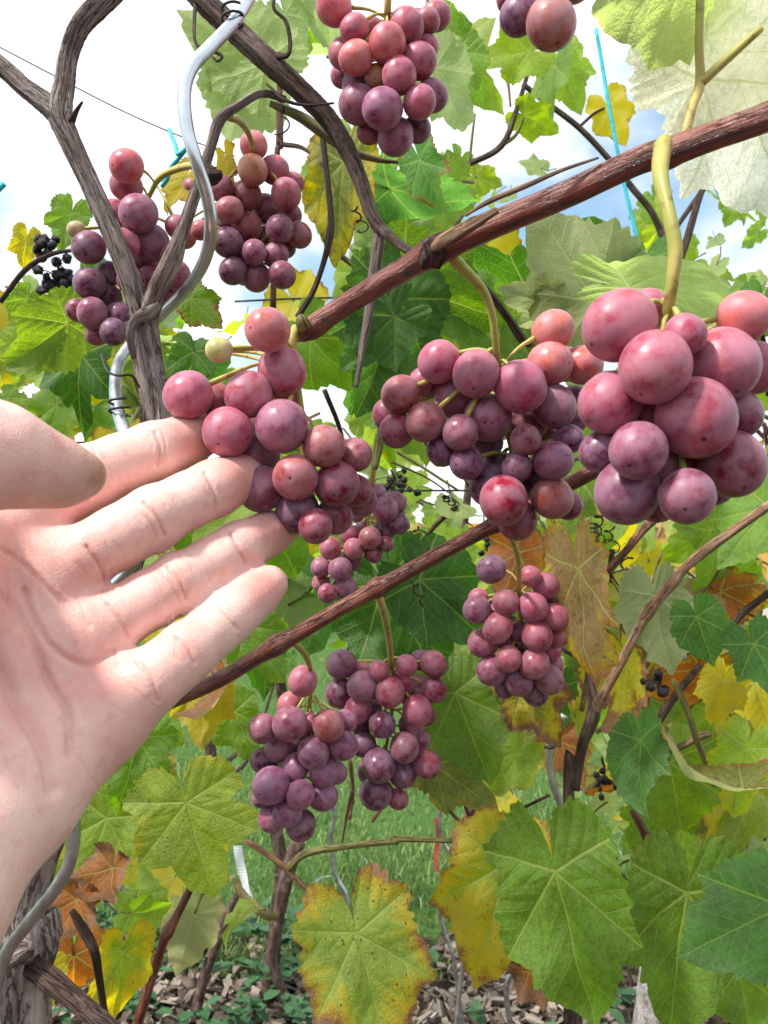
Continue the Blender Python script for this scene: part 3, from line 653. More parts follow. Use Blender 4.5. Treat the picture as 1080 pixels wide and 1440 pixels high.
# --- sky twigs, upper right (parts of a far shoot on vine 2)
for pts, m in [([(742, 105, .9, 6), (728, 150, .9, 7), (706, 204, .9, 9), (660, 230, .9, 8), (610, 250, .9, 8), (545, 243, .9, 7)], 'dark'),
               ([(735, 118, .95, 7), (770, 145, .95, 8), (815, 180, .95, 8), (860, 228, .95, 8), (890, 265, .95, 9), (918, 300, .95, 9), (938, 348, .95, 11)], 'dark'),
               ([(1045, 214, .8, 8), (1015, 240, .8, 9), (990, 262, .8, 9), (968, 330, .8, 11), (955, 370, .8, 10)], 'dark'),
               ([(1030, 215, .85, 6), (1000, 252, .85, 8), (965, 300, .85, 7), (945, 330, .85, 6)], 'dark'),
               ([(706, 204, .9, 6), (725, 190, .9, 5), (736, 165, .9, 4)], 'green'), ([(660, 230, .9, 4), (664, 190, .9, 4), (668, 160, .9, 3)], 'green'),
               ([(815, 178, .95, 4), (835, 160, .95, 4), (850, 152, .95, 3)], 'dark'), ([(710, 100, .92, 4), (715, 120, .92, 4), (718, 150, .92, 3)], 'green')]:
    pxtube('shoot', pts, M[m], V2, sides=8, res=5, rough=.08)

# ------------------------------------------------------------------ foreground leaves, one by one
HL = {}
HLN = 0
def FL(jx, jy, dj, tx, ty, dt, col='mid', aut=.1, brn=.05, spot=.3, face=0, back=False, parent=None, seed=None, lobe=1.0, wav=.075, fold=.16, droop=.16, curl=0.0, tear=0.0, stalk=None, label=None, N=180, wx=.86):
    seed = seed if seed is not None else int(jx * 3 + jy)
    me = leaf_mesh('leaf', seed, N=N, rings=20 if N >= 180 else 8, lobe=lobe, wav=wav, fold=fold, droop=droop, curl=curl, tear=tear, wx=wx)
    face = face + (seed * 37 % 41) - 20
    J, T = P(jx, jy, dj), P(tx, ty, dt)
    o = place_leaf(me, J, T, parent or V2, math.radians(face), 0, back, col, aut, brn, spot, label)
    if stalk:
        sx, sy, sdp = stalk
        S = P(sx, sy, sdp); mid = (J + S) / 2 + Vector((0, .004, .006))
        tubes('leaf_stalk', [([J, mid, S], [.0011, .0012, .0016], dict(sides=7, res=5))], M['green'], o)
    return o
# lower right group
FL(781, 1224, .44, 833, 1462, .43, 'mid', .12, -.02, .1, 6, seed=3, lobe=.75, wav=.05, fold=.08, droop=.08, wx=.70, stalk=(700, 1183, .60), label='large fresh green leaf with fine toothed margin')
FL(712, 1215, .50, 668, 1390, .49, 'lime', .62, .30, .7, -8, seed=14, lobe=.9, label='yellow leaf with brown withered margin', stalk=(740, 1190, .6))
FL(700, 1290, .52, 640, 1330, .51, 'rust', 0, .75, 0, 40, seed=15, wav=.22, curl=2.6, fold=.5, label='crumpled rust brown dead leaf')
FL(745, 1365, .47, 775, 1420, .47, 'rust', .3, .75, 0, 40, seed=16, wav=.16, curl=1.2, fold=.4)
FL(502, 1312, .42, 556, 1520, .40, 'lime', .46, .36, .9, -4, seed=6, lobe=.8, wav=.06, fold=.10, wx=.82, label='green leaf mottled yellow with rusty dead edge', stalk=(500, 1200, .6))
FL(1100, 1275, .38, 955, 1345, .39, (0.115, 0.235, 0.06, 1), .12, .0, .1, 8, seed=8, lobe=.65, wav=.03, fold=.05, droop=.04, stalk=(1130, 1180, .5), label='cool green leaf with sharply toothed margin')
FL(965, 1255, .46, 945, 1460, .45, 'mid', .18, .0, .2, -12, seed=9, lobe=.8, stalk=(925, 1240, .5))
FL(1040, 1365, .48, 1060, 1480, .47, 'mid', .15, .02, .2, 14, seed=10)
FL(955, 1195, .55, 985, 1260, .55, 'lite', .3, .05, .5, 10, seed=22)
FL(898, 1040, .50, 900, 1150, .48, 'blue', .08, -.05, .1, 34, seed=23, lobe=.6, stalk=(880, 1012, .6), label='bluish green folded leaf')
FL(1045, 1110, .47, 898, 1128, .47, 'olive', .3, .40, 1, 66, seed=24, curl=1.5, fold=.35, label='rolled olive leaf speckled brown')
FL(1052, 1052, .50, 1030, 1150, .50, 'lime', .34, .06, .4, 10, seed=25, lobe=1.3, stalk=(1005, 1105, .58), label='deeply lobed light green leaf with brown blotches')
FL(1018, 955, .58, 1000, 1020, .58, 'yel', .8, .12, .3, -10, seed=26, stalk=(1035, 900, .62), label='bright yellow leaf with dark brown spots')
FL(1062, 960, .60, 1085, 1040, .60, 'yel', .6, .2, .3, 20, seed=27)
FL(979, 867, .56, 1004, 938, .56, 'blue', .03, -.1, .05, 8, seed=28, lobe=.55, wav=.04, droop=.06, stalk=(950, 820, .555), label='rounded blue green leaf')
FL(921, 838, .60, 938, 945, .60, 'olive', .12, -.05, .3, -12, seed=29, lobe=.5, back=True, stalk=(905, 868, .56))
FL(1060, 905, .54, 1100, 985, .53, 'blue', .05, -.05, .1, 10, seed=30)
FL(1080, 715, .60, 1010, 800, .60, 'mid', .15, 0, .3, 10, seed=31, lobe=.6)
FL(1000, 745, .66, 955, 690, .66, 'mid', .1, 0, .3, -14, seed=33)
FL(812, 800, .47, 822, 966, .46, 'brown', .30, .34, 1, 30, seed=32, lobe=.5, wav=.12, fold=.35, droop=.3, tear=.2, wx=.62, stalk=(830, 770, .6), label='withered olive brown leaf with pale curled rim')
FL(735, 955, .53, 790, 1052, .52, 'olive', .6, .42, 1, -14, seed=34, wav=.12, fold=.25, wx=.8, label='yellow brown blotched leaf below a grape bunch')
FL(880, 925, .62, 893, 1040, .62, 'yel', .5, .5, .6, 52, seed=35, wav=.15, curl=1.0)
# middle
FL(540, 820, .62, 620, 965, .60, 'dark', .06, -.05, .1, 6, seed=36, lobe=.55, stalk=(530, 780, .55), label='large dark green leaf behind the lower bunches')
FL(590, 815, .60, 690, 905, .60, 'dark', .10, .0, .2, -10, seed=37, lobe=.6)
FL(640, 975, .55, 690, 1105, .54, 'mid', .16, .04, .3, 12, seed=38, lobe=.8)
FL(610, 1075, .56, 700, 1135, .55, 'olive', .3, .12, .5, -14, seed=39)
FL(730, 1060, .60, 690, 1120, .60, 'lime', .3, .2, .5, 14, seed=40)
FL(690, 960, .58, 718, 1010, .58, 'olive', .4, .3, .8, 14, seed=41)
# lower left group
FL(262, 1128, .50, 296, 1266, .49, 'lime', .26, .10, .6, 4, seed=12, lobe=1.25, wav=.05, fold=.08, wx=1.15, parent=V1, stalk=(271, 1110, .53), label='yellow green leaf with brown speckles and scorched corner')
FL(215, 1085, .54, 175, 1160, .54, 'olive', .4, .24, .6, 10, seed=43, parent=V1)
FL(195, 1040, .52, 165, 1150, .51, 'mid', .12, .0, .3, -16, seed=44, parent=V1)
FL(150, 1150, .53, 105, 1290, .52, 'lime', .36, .12, .3, 12, seed=45, parent=V1, lobe=.7)
FL(158, 1220, .50, 118, 1300, .49, 'rust', .2, .6, 0, 36, seed=46, wav=.22, curl=2.0, fold=.4, lobe=.5, parent=V1, label='crisp rust orange dead leaf')
FL(108, 1265, .49, 80, 1345, .48, 'rust', .2, .6, 0, 20, seed=47, wav=.22, curl=2.0, fold=.4, lobe=.5, parent=V1)
FL(172, 1338, .50, 168, 1440, .50, 'lime', .6, .22, .8, -26, seed=48, wav=.12, fold=.3, parent=V1)
FL(52, 1360, .5, 10, 1440, .5, 'yel', .7, .1, .4, 10, seed=49, parent=V1)
FL(100, 1200, .56, 60, 1260, .56, 'lime', .4, .1, .3, 10, seed=50, parent=V1)
FL(288, 965, .47, 282, 1055, .46, 'yel', .6, .16, .2, 28, seed=51, wav=.1, parent=V2, label='yellow leaf with crimson brown withered half')
FL(318, 955, .46, 300, 1045, .455, 'rust', .1, .7, 0, 55, seed=52, wav=.16, curl=1.5, fold=.4, parent=V2)
FL(330, 1000, .50, 360, 1075, .5, 'mid', .2, .05, .3, 10, seed=53, parent=V2)
FL(345, 880, .50, 400, 960, .5, 'mid', .2, .05, .3, -10, seed=54, parent=V2)
# left of trunk
FL(52, 470, .50, 20, 545, .50, 'lite', .14, .1, .2, 8, seed=55, parent=V1, lobe=.8, label='pale green leaf with pinkish edge beside the old trunk')
FL(95, 455, .50, 10, 520, .49, 'lite', .14, .05, .2, -6, seed=56, parent=V1)
FL(100, 300, .55, 82, 355, .55, 'mid', .1, 0, .2, 16, seed=57, parent=V1)
FL(38, 335, .58, 32, 378, .58, 'yel', .55, .1, .3, 0, seed=58, parent=V1)
FL(38, 420, .56, 15, 460, .56, 'mid', .1, 0, .3, 10, seed=59, parent=V1)
FL(10, 560, .52, 40, 590, .52, 'mid', .05, 0, .1, 10, seed=60, parent=V1)
FL(268, 420, .52, 312, 462, .52, 'mid', .22, .36, .3, 6, seed=61, parent=V1, label='green leaf with dark crimson scorched edge')
FL(262, 250, .50, 232, 300, .50, 'yel', .8, .28, 1, 24, seed=62, parent=V1, wav=.12, label='yellow crinkled leaf speckled brown between two bunches')
FL(318, 225, .50, 330, 275, .50, 'yel', .7, .3, 1, 40, seed=63, parent=V1, wav=.1)
# top
FL(372, 88, .56, 262, 30, .57, 'lite', .05, 0, .2, 6, seed=64, parent=V3, back=True, lobe=.8)
FL(352, 95, .58, 318, 212, .57, 'lite', .08, 0, .4, -8, seed=65, parent=V3, back=True, lobe=.8, label='translucent pale green leaf seen from below against the sky')
FL(400, 20, .60, 430, 85, .6, 'lite', .06, 0, .2, 12, seed=66, parent=V3, back=True)
FL(483, 228, .52, 468, 372, .52, 'olive', .45, .3, .9, 14, seed=67, parent=V3, wx=.62, label='drooping yellow brown leaf beside the thin dark cane', wav=.08, fold=.2)
FL(555, 445, .50, 480, 520, .50, 'blue', .0, -.1, .05, 6, seed=68, parent=V2, lobe=1.1, label='dark bluish green leaf behind the thin hanging shoot')
FL(560, 420, .51, 512, 585, .51, 'dark', .0, -.1, .05, -14, seed=69, parent=V2, lobe=1.0)
FL(838, 424, .46, 752, 292, .47, 'olive', .14, .04, .9, 8, seed=70, parent=V2, back=True, lobe=.55, stalk=(860, 410, .5), label='large olive leaf with brown flecks hanging under the thick cane')
FL(790, 440, .48, 705, 400, .48, 'olive', .2, .2, 1, -12, seed=71, parent=V2, back=True, tear=.3)
FL(885, 405, .42, 1078, 425, .40, 'lite', .12, .04, .2, 30, seed=72, parent=V2, back=True, lobe=.5, wx=.6)
FL(905, 370, .45, 880, 445, .44, 'dark', .05, 0, .1, 16, seed=73, parent=V2)
FL(612, 95, .52, 655, 185, .52, 'lite', .1, .02, .3, 10, seed=74, parent=V3, back=True)
FL(640, 75, .56, 610, 165, .56, 'lite', .15, .1, .5, -12, seed=75, parent=V3)
FL(590, 225, .58, 618, 300, .58, 'blue', .1, .3, .3, 40, seed=76, parent=V3)
FL(745, 72, .8, 668, 82, .8, 'lime', .1, 0, .2, 22, seed=77, parent=V2, N=96)
FL(780, 92, .9, 768, 165, .9, 'mid', .12, 0, .2, 50, seed=78, parent=V2, N=96)
FL(790, 90, .9, 815, 160, .9, 'lite', .1, 0, .2, 20, seed=79, parent=V2, N=96)
FL(738, 162, .9, 785, 188, .9, 'lime', .1, .1, .2, 20, seed=80, parent=V2, N=96)
FL(855, 150, .95, 880, 205, .95, 'yel', .9, .25, .3, 10, seed=81, parent=V2, N=96, label='small bright yellow leaf beside the cyan twine')
FL(648, 110, .85, 672, 150, .85, 'lime', .1, 0, .2, 12, seed=82, parent=V2, N=96)
# near leaves over the top right corner
FL(985, -62, .235, 808, 20, .225, 'lime', .22, .0, .3, 0, seed=90, parent=V2, back=True, lobe=.5, wav=.03, label='large yellow green leaf hanging over the thick cane')
FL(985, 112, .25, 1150, -40, .24, 'pale', .02, -.1, .1, 18, seed=92, parent=V2, back=True, lobe=.5, wav=.03)
FL(1035, 110, .262, 1120, 320, .262, 'pale', .02, .0, .1, -14, seed=93, parent=V2, back=True, lobe=.6, wav=.04, label='whitish downy leaf underside near the thick cane')
FL(1020, 25, .27, 872, 105, .265, 'pale', .02, .0, .1, 10, seed=94, parent=V2, back=True, lobe=.5)
tubes('leaf_stalk', [([P(960, 205, .231), P(972, 155, .235), P(984, 118, .238), P(983, 60, .236), P(985, -10, .235)], [.0016, .0013, .0014, .0012, .0012]),
                     ([P(984, 118, .238), P(1020, 85, .236), P(1070, 40, .234)], [.0014, .0013, .0011])], M['stem'], V2, sides=8, res=5)

# ------------------------------------------------------------------ the leafy mass behind
LO = [leaf_mesh('leaf', 200 + i, N=72, rings=4, lobe=rng.choice([.6, .9, 1.1, 1.3]), wav=rng.uniform(.05, .15), tear=rng.choice([0, 0, .3, .5]), fold=rng.uniform(.08, .42), droop=rng.uniform(.1, .4), curl=rng.choice([0, .6, -.6, 1.3, -1.0]), wx=rng.uniform(.75, 1.0), stalk=True, teeth=24) for i in range(20)]
BV = []
bgx = [(385, 2.35, 'thin dark vine trunk standing in the mulch beside the turf'), (292, 2.55, 'slender twisted vine trunk rising from the weeds'), (655, 2.45, 'thin vine trunk next to the red plastic tie'), (900, 2.5, 'vine in the row behind, close beside the leaning grey post'), (1120, 2.6, 'vine in the row behind, past the bright yellow leaves'), (-60, 2.6, 'vine in the row behind standing past the old trunk')]
for i, (x, d, lb) in enumerate(bgx):
    t = P(x, 1100, d); r_ = random.Random(i + 60)
    v = tag(empty('grape_vine', (t.x, t.y, 0)), lb, 'vine', 'vines in the row behind')
    pts = [Vector((t.x + r_.uniform(-.03, .03), t.y, -.02))]; rad = [.024]
    for k in range(1, 9):
        z = k * .19; pts.append(Vector((t.x + r_.uniform(-.035, .035), t.y + r_.uniform(-.03, .03), z))); rad.append(.021 - k * .0012)
    tubes('trunk', [(pts, rad, dict(sides=12, res=5, rough=.2))], M['dark'], v)
    for k in range(5):
        s = pts[r_.randint(3, 8)]; sg = r_.choice([-1, 1])
        p2 = s + Vector((sg * r_.uniform(.1, .25), r_.uniform(-.1, .1), r_.uniform(.05, .3))); p3 = p2 + Vector((sg * r_.uniform(.05, .3), r_.uniform(-.1, .1), r_.uniform(-.05, .4)))
        tubes('cane', [([s, p2, p3], [.008, .006, .0035], dict(sides=8, res=6, rough=.1))], M[r_.choice(['cane', 'dark', 'pale'])], v)
    BV.append((t.x, v))
# two gnarled low stems seen at the bottom
pxtube('cane', [(335, 1255, 2.2, 9), (318, 1290, 2.2, 14), (310, 1310, 2.2, 18), (298, 1345, 2.2, 15), (284, 1385, 2.2, 16), (274, 1440, 2.2, 17)], M['dark'], BV[1][1], sides=10, res=6, rough=.2)
pxtube('cane', [(420, 1185, 2.1, 22), (402, 1240, 2.1, 22), (392, 1290, 2.1, 17), (382, 1340, 2.1, 16), (392, 1380, 2.1, 14), (404, 1408, 2.1, 12)], M['dark'], BV[0][1], sides=10, res=6, rough=.2)
pxtube('cane', [(325, 1232, 2.0, 10), (345, 1262, 2.0, 14), (370, 1284, 2.0, 15), (388, 1288, 2.05, 13)], M['green'], BV[0][1], sides=10, res=6, rough=.12)

PAL = dict(
    a=[('mid', .15, .06), ('mid', .25, .12), ('dark', .08, .02), ('lite', .15, .08), ('olive', .35, .25), ('lime', .35, .15), ('yel', .8, .25), ('lite', .1, .02)],
    g=[('mid', .1, .03), ('dark', .06, 0), ('mid', .12, .05), ('blue', .08, 0), ('lite', .12, .05)],
    y=[('yel', .8, .2), ('lime', .45, .15), ('yel', .6, .4), ('mid', .2, .1), ('lite', .2, .06), ('rust', .3, .4), ('lime', .25, .05), ('mid', .15, .03), ('lite', .1, .15)],
    l=[('lite', .1, .02), ('lite', .15, .06), ('lime', .2, .08), ('mid', .1, .02)])
def fill(x0, y0, x1, y1, n, d0, d1, pal, size=.105, par=None):
    for _ in range(n):
        px, py, d = rng.uniform(x0, x1), rng.uniform(y0, y1), rng.uniform(d0, d1)
        s = size * rng.uniform(.45, .85)
        J = P(px, py, d)
        a = rng.gauss(0, .9); dn = Vector((math.sin(a), rng.uniform(-.5, .4), -math.cos(a))).normalized()
        T = J + dn * s
        J, T = J - dn * s * .4, T - dn * s * .4
        if d >= 1.02: p = min(BV, key=lambda b: abs(b[0] - J.x))[1]
        else: p = par or V2
        c, au, br = rng.choice(PAL[pal])
        place_leaf(rng.choice(LO), J, T, p, rng.gauss(0, .75), 0, rng.random() < .25, c, max(0, au + rng.uniform(-.08, .1)), br + rng.uniform(-.05, .08), rng.uniform(0, .8))
fill(560, 200, 690, 345, 9, .8, 1.2, 'l', .07, par=V3)
fill(440, 240, 640, 420, 16, .6, .95, 'g', .085, par=V3)
fill(620, 385, 860, 490, 20, .52, .8, 'a', .085)
fill(830, 420, 1080, 700, 20, .62, 1.2, 'a', .085)
fill(430, 420, 660, 600, 20, .58, .9, 'a', .09)
fill(0, 430, 190, 620, 26, .6, 1.1, 'a', .085, par=V1)
fill(190, 460, 330, 600, 10, .62, 1.0, 'a', .08, par=V1)
fill(120, 590, 420, 900, 22, .6, 1.0, 'a', par=V1)
fill(570, 700, 690, 790, 4, .9, 1.2, 'l', .07)
fill(700, 700, 1080, 870, 46, .68, 1.25, 'y', .08)
fill(800, 860, 1080, 1130, 40, .7, 1.25, 'y', .085)
fill(440, 810, 700, 930, 8, .7, 1.1, 'g')
fill(610, 940, 790, 1110, 14, .66, 1.1, 'a', .085)
fill(150, 980, 250, 1080, 5, .6, .9, 'l', par=V1)
fill(880, 1110, 1080, 1290, 14, .6, 1.0, 'a', .085)
fill(0, 1290, 110, 1440, 6, .6, .9, 'y', .08, par=V1)
fill(405, -10, 470, 130, 4, .6, .8, 'l', .08, par=V3)
fill(600, 30, 665, 120, 4, .6, .8, 'l', .08, par=V3)
fill(860, 290, 1080, 420, 16, 1.4, 2.6, 'l', .09)
fill(640, 225, 760, 330, 12, 1.4, 2.4, 'l', .08)
fill(1020, 230, 1080, 330, 5, 1.2, 2.0, 'l', .09)
fill(440, 590, 640, 700, 12, 1.5, 2.6, 'l')
fill(440, 700, 660, 900, 40, 1.6, 2.8, 'a')
fill(660, 680, 1080, 1000, 130, 1.6, 2.8, 'y')
fill(0, 500, 240, 800, 44, 1.6, 2.8, 'a')
fill(640, 980, 1080, 1140, 34, 1.6, 2.6, 'a')
fill(880, 1120, 1080, 1310, 12, 1.2, 1.8, 'g')
fill(0, 800, 440, 940, 30, 1.7, 2.8, 'g')
fill(440, 420, 660, 640, 16, 1.02, 1.6, 'l', .06)
fill(640, 380, 1080, 480, 22, 1.02, 1.6, 'l', .06)
fill(700, 690, 1080, 1100, 60, 1.02, 1.5, 'y', .055)
fill(560, 930, 800, 1130, 22, 1.02, 1.5, 'a', .055)
fill(440, 560, 560, 900, 16, 1.02, 1.5, 'a', .05)
fill(0, 430, 330, 610, 24, 1.02, 1.5, 'a', .06)
fill(60, 1080, 360, 1320, 12, .6, .95, 'a', .06, par=V1)
fill(880, 1130, 1080, 1260, 14, 1.02, 1.4, 'a', .06)
for k in range(80):
    x, y, d = rng.uniform(430, 1080), rng.uniform(400, 1120), rng.uniform(.65, 1.2)
    a = rng.uniform(-1.2, 1.2); ln = rng.uniform(60, 170); m = rng.choice(['dark', 'dark', 'pale', 'green', 'cane'])
    w = rng.uniform(2.5, 8)
    pxtube('shoot', [(x, y, d, w), (x + math.sin(a) * ln * .5 + rng.uniform(-12, 12), y + math.cos(a) * ln * .5, d + .02, w * .9), (x + math.sin(a) * ln, y + math.cos(a) * ln, d + .03, w * .7)], M[m], V2, sides=6, res=5, rough=.1)

# ================================================================== GRAPE BUNCHES
def sphere_mesh():
    bm_v, bm_f = [], []; nu, nv = 32, 20
    bm_v.append((0, 0, 1))
    for i in range(1, nv):
        t = math.pi * i / nv
        for j in range(nu):
            a = 2 * math.pi * j / nu; z = math.cos(t); r = math.sin(t)
            r *= 1 + 0.015 * math.cos(2 * t); 
            bm_v.append((r * math.cos(a), r * math.sin(a), z - .02 * math.exp(-((1 - z) / .02)) + .015 * math.exp(-((1 + z) / .01))))
    bm_v.append((0, 0, -.985)); bot = len(bm_v) - 1
    for j in range(nu): bm_f.append((0, 1 + j, 1 + (j + 1) % nu))
    for i in range(nv - 2):
        for j in range(nu):
            a = 1 + i * nu; b_ = a + nu
            bm_f.append((a + j, b_ + j, b_ + (j + 1) % nu, a + (j + 1) % nu))
    for j in range(nu): bm_f.append((bot, 1 + (nv - 2) * nu + (j + 1) % nu, 1 + (nv - 2) * nu + j))
    me = mesh_np('berry', np.array(bm_v), bm_f); me.materials.append(M['berry'])
    return me
BERRY = sphere_mesh()
BC = dict(s=lin(216, 112, 106), p=lin(184, 88, 104), m=lin(150, 80, 102), v=lin(144, 82, 110), d=lin(104, 46, 76), o=lin(172, 92, 82), r=lin(142, 44, 60), R=lin(160, 28, 60), g=lin(204, 200, 112), y=lin(206, 140, 94))

def bunch(label, tr, d0, berries, stalk, sw, tint=1.0, nback=15, seed=0, axis=None):
    """tr: zoom origin x, y, scale; berries (x, y, r, colour) front first; stalk: photo pixels with depth"""
    r_ = random.Random(seed)
    ox, oy, s = tr
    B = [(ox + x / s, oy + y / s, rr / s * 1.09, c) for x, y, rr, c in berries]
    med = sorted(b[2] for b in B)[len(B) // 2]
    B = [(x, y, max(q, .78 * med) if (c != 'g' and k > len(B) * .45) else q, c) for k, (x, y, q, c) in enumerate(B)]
    xs = [b[0] for b in B]; ys = [b[1] for b in B]; r0 = sum(b[2] for b in B) / len(B)
    mm = d0 / F
    cx = (min(xs) + max(xs)) / 2; hw = (max(xs) - min(xs)) / 2 + r0
    # axis x follows the mean of the berries around each height
    placed = []
    def axx(y):
        w = [math.exp(-((y - b[1]) / (r0 * 2)) ** 2) for b in B]
        m = sum(wi * b[0] for wi, b in zip(w, B)) / sum(w)
        sp = math.sqrt(sum(wi * (b[0] - m) ** 2 for wi, b in zip(w, B)) / sum(w)) * 1.5 + r0 * .6
        return m, sp
    for (x, y, rr, c) in B:
        m, sp = axx(y)
        rho = min(1, abs(x - m) / (sp + r0))
        d = d0 + sp * mm * .9 * (1 - math.sqrt(max(0, 1 - rho * rho)))
        for _ in range(400):
            p = P(x, y, d); R = rr * d / F
            if all((p - q).length > (R + Q) * .905 for q, Q, _c in placed): break
            d += .0006
        placed.append((p, R, c))
    nvis = len(placed)
    far = max((p - CAM).dot(FW) for p, R, c in placed)
    cnt = 0
    for _ in range(900):
        if cnt >= nback: break
        bx = r_.choice(B); x, y = bx[0] + r_.uniform(-.14, .14) * bx[2], bx[1] + r_.uniform(-.14, .14) * bx[2]
        if _ % 2:
            b2 = min((q for q in B if q is not bx), key=lambda q: math.hypot(q[0] - bx[0], q[1] - bx[1]) + r_.uniform(0, 1.2) * r0)
            if math.hypot(b2[0] - bx[0], b2[1] - bx[1]) < 2.3 * r0: x, y = (bx[0] + b2[0]) / 2, (bx[1] + b2[1]) / 2
        rr = bx[2] * .8; d = d0 + r_.uniform(.4, 2.2) * hw * mm
        p = P(x, y, d); R = rr * d / F * .98
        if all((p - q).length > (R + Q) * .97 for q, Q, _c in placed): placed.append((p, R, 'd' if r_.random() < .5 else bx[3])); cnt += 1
    root = tag(empty('grape_bunch', P(stalk[0][0], stalk[0][1], stalk[0][2])), label, 'grapes', 'pink grape bunches on the vines')
    rp_ = [P(x, y, d) for x, y, d in stalk]
    n = len(rp_)
    wid = [sw * (1 - .45 * k / (n - 1)) / 2 * stalk[0][2] / F for k in range(n)]
    fine = catmull([tuple(p) for p in rp_], 8)
    wid = [w * r_.uniform(.86, 1.16) for w in wid]
    specs = [(rp_, wid, dict(sides=14, res=9, rough=.13))]
    ctr = sum((p for p, R, c in placed), Vector()) / len(placed)
    low = len(fine) // 3
    for p, R, c in placed:
        j = min(range(low, len(fine)), key=lambda k: (Vector(fine[k]) + Vector((0, 0, 0)) - p).length - .25 * max(0, fine[k][2] - p.z))
        q = Vector(fine[j])
        dirv = (q + Vector((0, 0, .006)) - p)
        if dirv.length < 1e-4: dirv = Vector((0, 0, 1))
        dirv.normalize()
        st = p + dirv * R * .97
        midp = (st + q) / 2 + Vector((0, 0, .0015))
        specs.append(([q, midp, st], [wid[-1] * .55, .0007, .0011], dict(sides=5, res=3)))
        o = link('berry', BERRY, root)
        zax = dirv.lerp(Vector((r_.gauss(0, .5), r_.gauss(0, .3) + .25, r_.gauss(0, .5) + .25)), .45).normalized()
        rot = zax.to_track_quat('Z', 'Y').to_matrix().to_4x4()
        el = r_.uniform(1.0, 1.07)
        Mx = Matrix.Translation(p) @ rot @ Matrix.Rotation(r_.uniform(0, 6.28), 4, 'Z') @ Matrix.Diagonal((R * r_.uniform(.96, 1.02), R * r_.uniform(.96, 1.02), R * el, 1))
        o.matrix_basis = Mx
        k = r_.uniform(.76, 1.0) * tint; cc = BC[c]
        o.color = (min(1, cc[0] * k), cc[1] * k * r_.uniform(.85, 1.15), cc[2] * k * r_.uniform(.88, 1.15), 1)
        if c == 'g': o['label'] = 'unripe pale green berry'
    tubes('stem', specs, M['stem'], root)
    return root

bunch('pink grape bunch resting on the fingertips of the open hand', (220, 420, 3.375), .271,
  [(596,605,118,'m'),(660,847,105,'o'),(338,632,110,'p'),(436,455,103,'p'),(597,345,108,'p'),(528,148,98,'s'),(150,457,110,'p'),(497,903,103,'m'),(795,700,95,'o'),(855,880,103,'r'),(845,1033,80,'r'),(670,1010,98,'d'),(475,745,105,'m'),(945,740,75,'o'),(940,910,60,'r'),(600,470,80,'p'),(280,480,60,'o'),(230,520,55,'r'),(755,1080,70,'r'),(460,600,60,'p'),(965,960,50,'m'),(297,243,58,'g')],
  [(416, 462, .288), (411, 480, .284), (414, 520, .287), (424, 590, .294), (425, 640, .296), (440, 690, .294)], 15, nback=16, seed=1)
bunch('broad pink grape bunch with red berries, hanging from the knot of the thick cane', (520, 420, 3.375), .29,
  [(505,355,107,'p'),(715,418,116,'p'),(330,300,97,'p'),(560,565,108,'m'),(855,308,100,'s'),(635,957,110,'R'),(405,460,95,'m'),(870,510,100,'m'),(1010,315,88,'s'),(870,150,90,'s'),(148,455,88,'o'),(265,585,90,'o'),(430,635,80,'m'),(130,625,78,'r'),(460,780,75,'d'),(345,720,72,'d'),(870,770,90,'m'),(865,945,92,'o'),(570,885,95,'d'),(700,1050,92,'r'),(750,590,85,'r'),(830,650,62,'m'),(255,395,65,'p'),(740,670,70,'r'),(560,680,70,'d'),(790,850,80,'d'),(945,665,50,'d'),(960,575,48,'d'),(975,480,40,'d'),(80,550,45,'r'),(940,980,45,'r'),(700,800,70,'d'),(600,800,60,'d')],
  [(626, 350, .266), (648, 374, .270), (680, 408, .277), (693, 445, .281), (698, 490, .288), (706, 550, .308), (718, 620, .310), (730, 670, .306), (745, 700, .31)], 15, nback=16, seed=2)
bunch('big berried grape bunch hanging on a long thick stalk from the thick cane', (800, 380, 3.789), .20,
  [(460,515,180,'p'),(675,785,198,'p'),(820,500,178,'p'),(270,295,178,'p'),(370,960,145,'m'),(630,1205,140,'m'),(310,1180,165,'v'),(220,705,160,'p'),(870,1030,165,'r'),(935,245,125,'s'),(900,770,120,'m'),(990,520,130,'p'),(170,965,105,'d'),(430,760,70,'r'),(480,1020,95,'m'),(620,1050,80,'r'),(420,210,75,'p'),(620,340,75,'p'),(470,1230,80,'r'),(560,900,100,'r')],
  [(934, 200, .2215), (930, 245, .212), (942, 300, .207), (951, 350, .206), (946, 400, .207), (940, 450, .212), (945, 520, .222), (950, 600, .224)], 21, nback=15, seed=3)
bunch('dusky pink grape bunch hanging behind the forked grey trunk', (80, 200, 4.8), .415,
  [(550,480,120,'m'),(625,680,122,'m'),(470,160,105,'s'),(468,295,97,'p'),(215,710,105,'d'),(220,955,103,'d'),(240,1155,97,'m'),(345,1055,90,'d'),(385,480,90,'p'),(450,690,100,'p'),(380,1280,85,'d'),(140,1135,75,'r'),(270,1300,70,'r'),(130,590,55,'g'),(800,895,95,'r'),(740,1010,80,'r'),(810,570,75,'p'),(590,820,100,'r'),(420,1170,85,'d'),(345,890,80,'d'),(290,430,60,'p'),(500,930,90,'r'),(640,930,90,'r'),(780,760,70,'p')],
  [(286, 232, .40), (255, 236, .42), (225, 250, .43), (210, 275, .435), (195, 310, .44), (180, 360, .445), (165, 420, .445), (155, 460, .44)], 10, nback=15, seed=4)
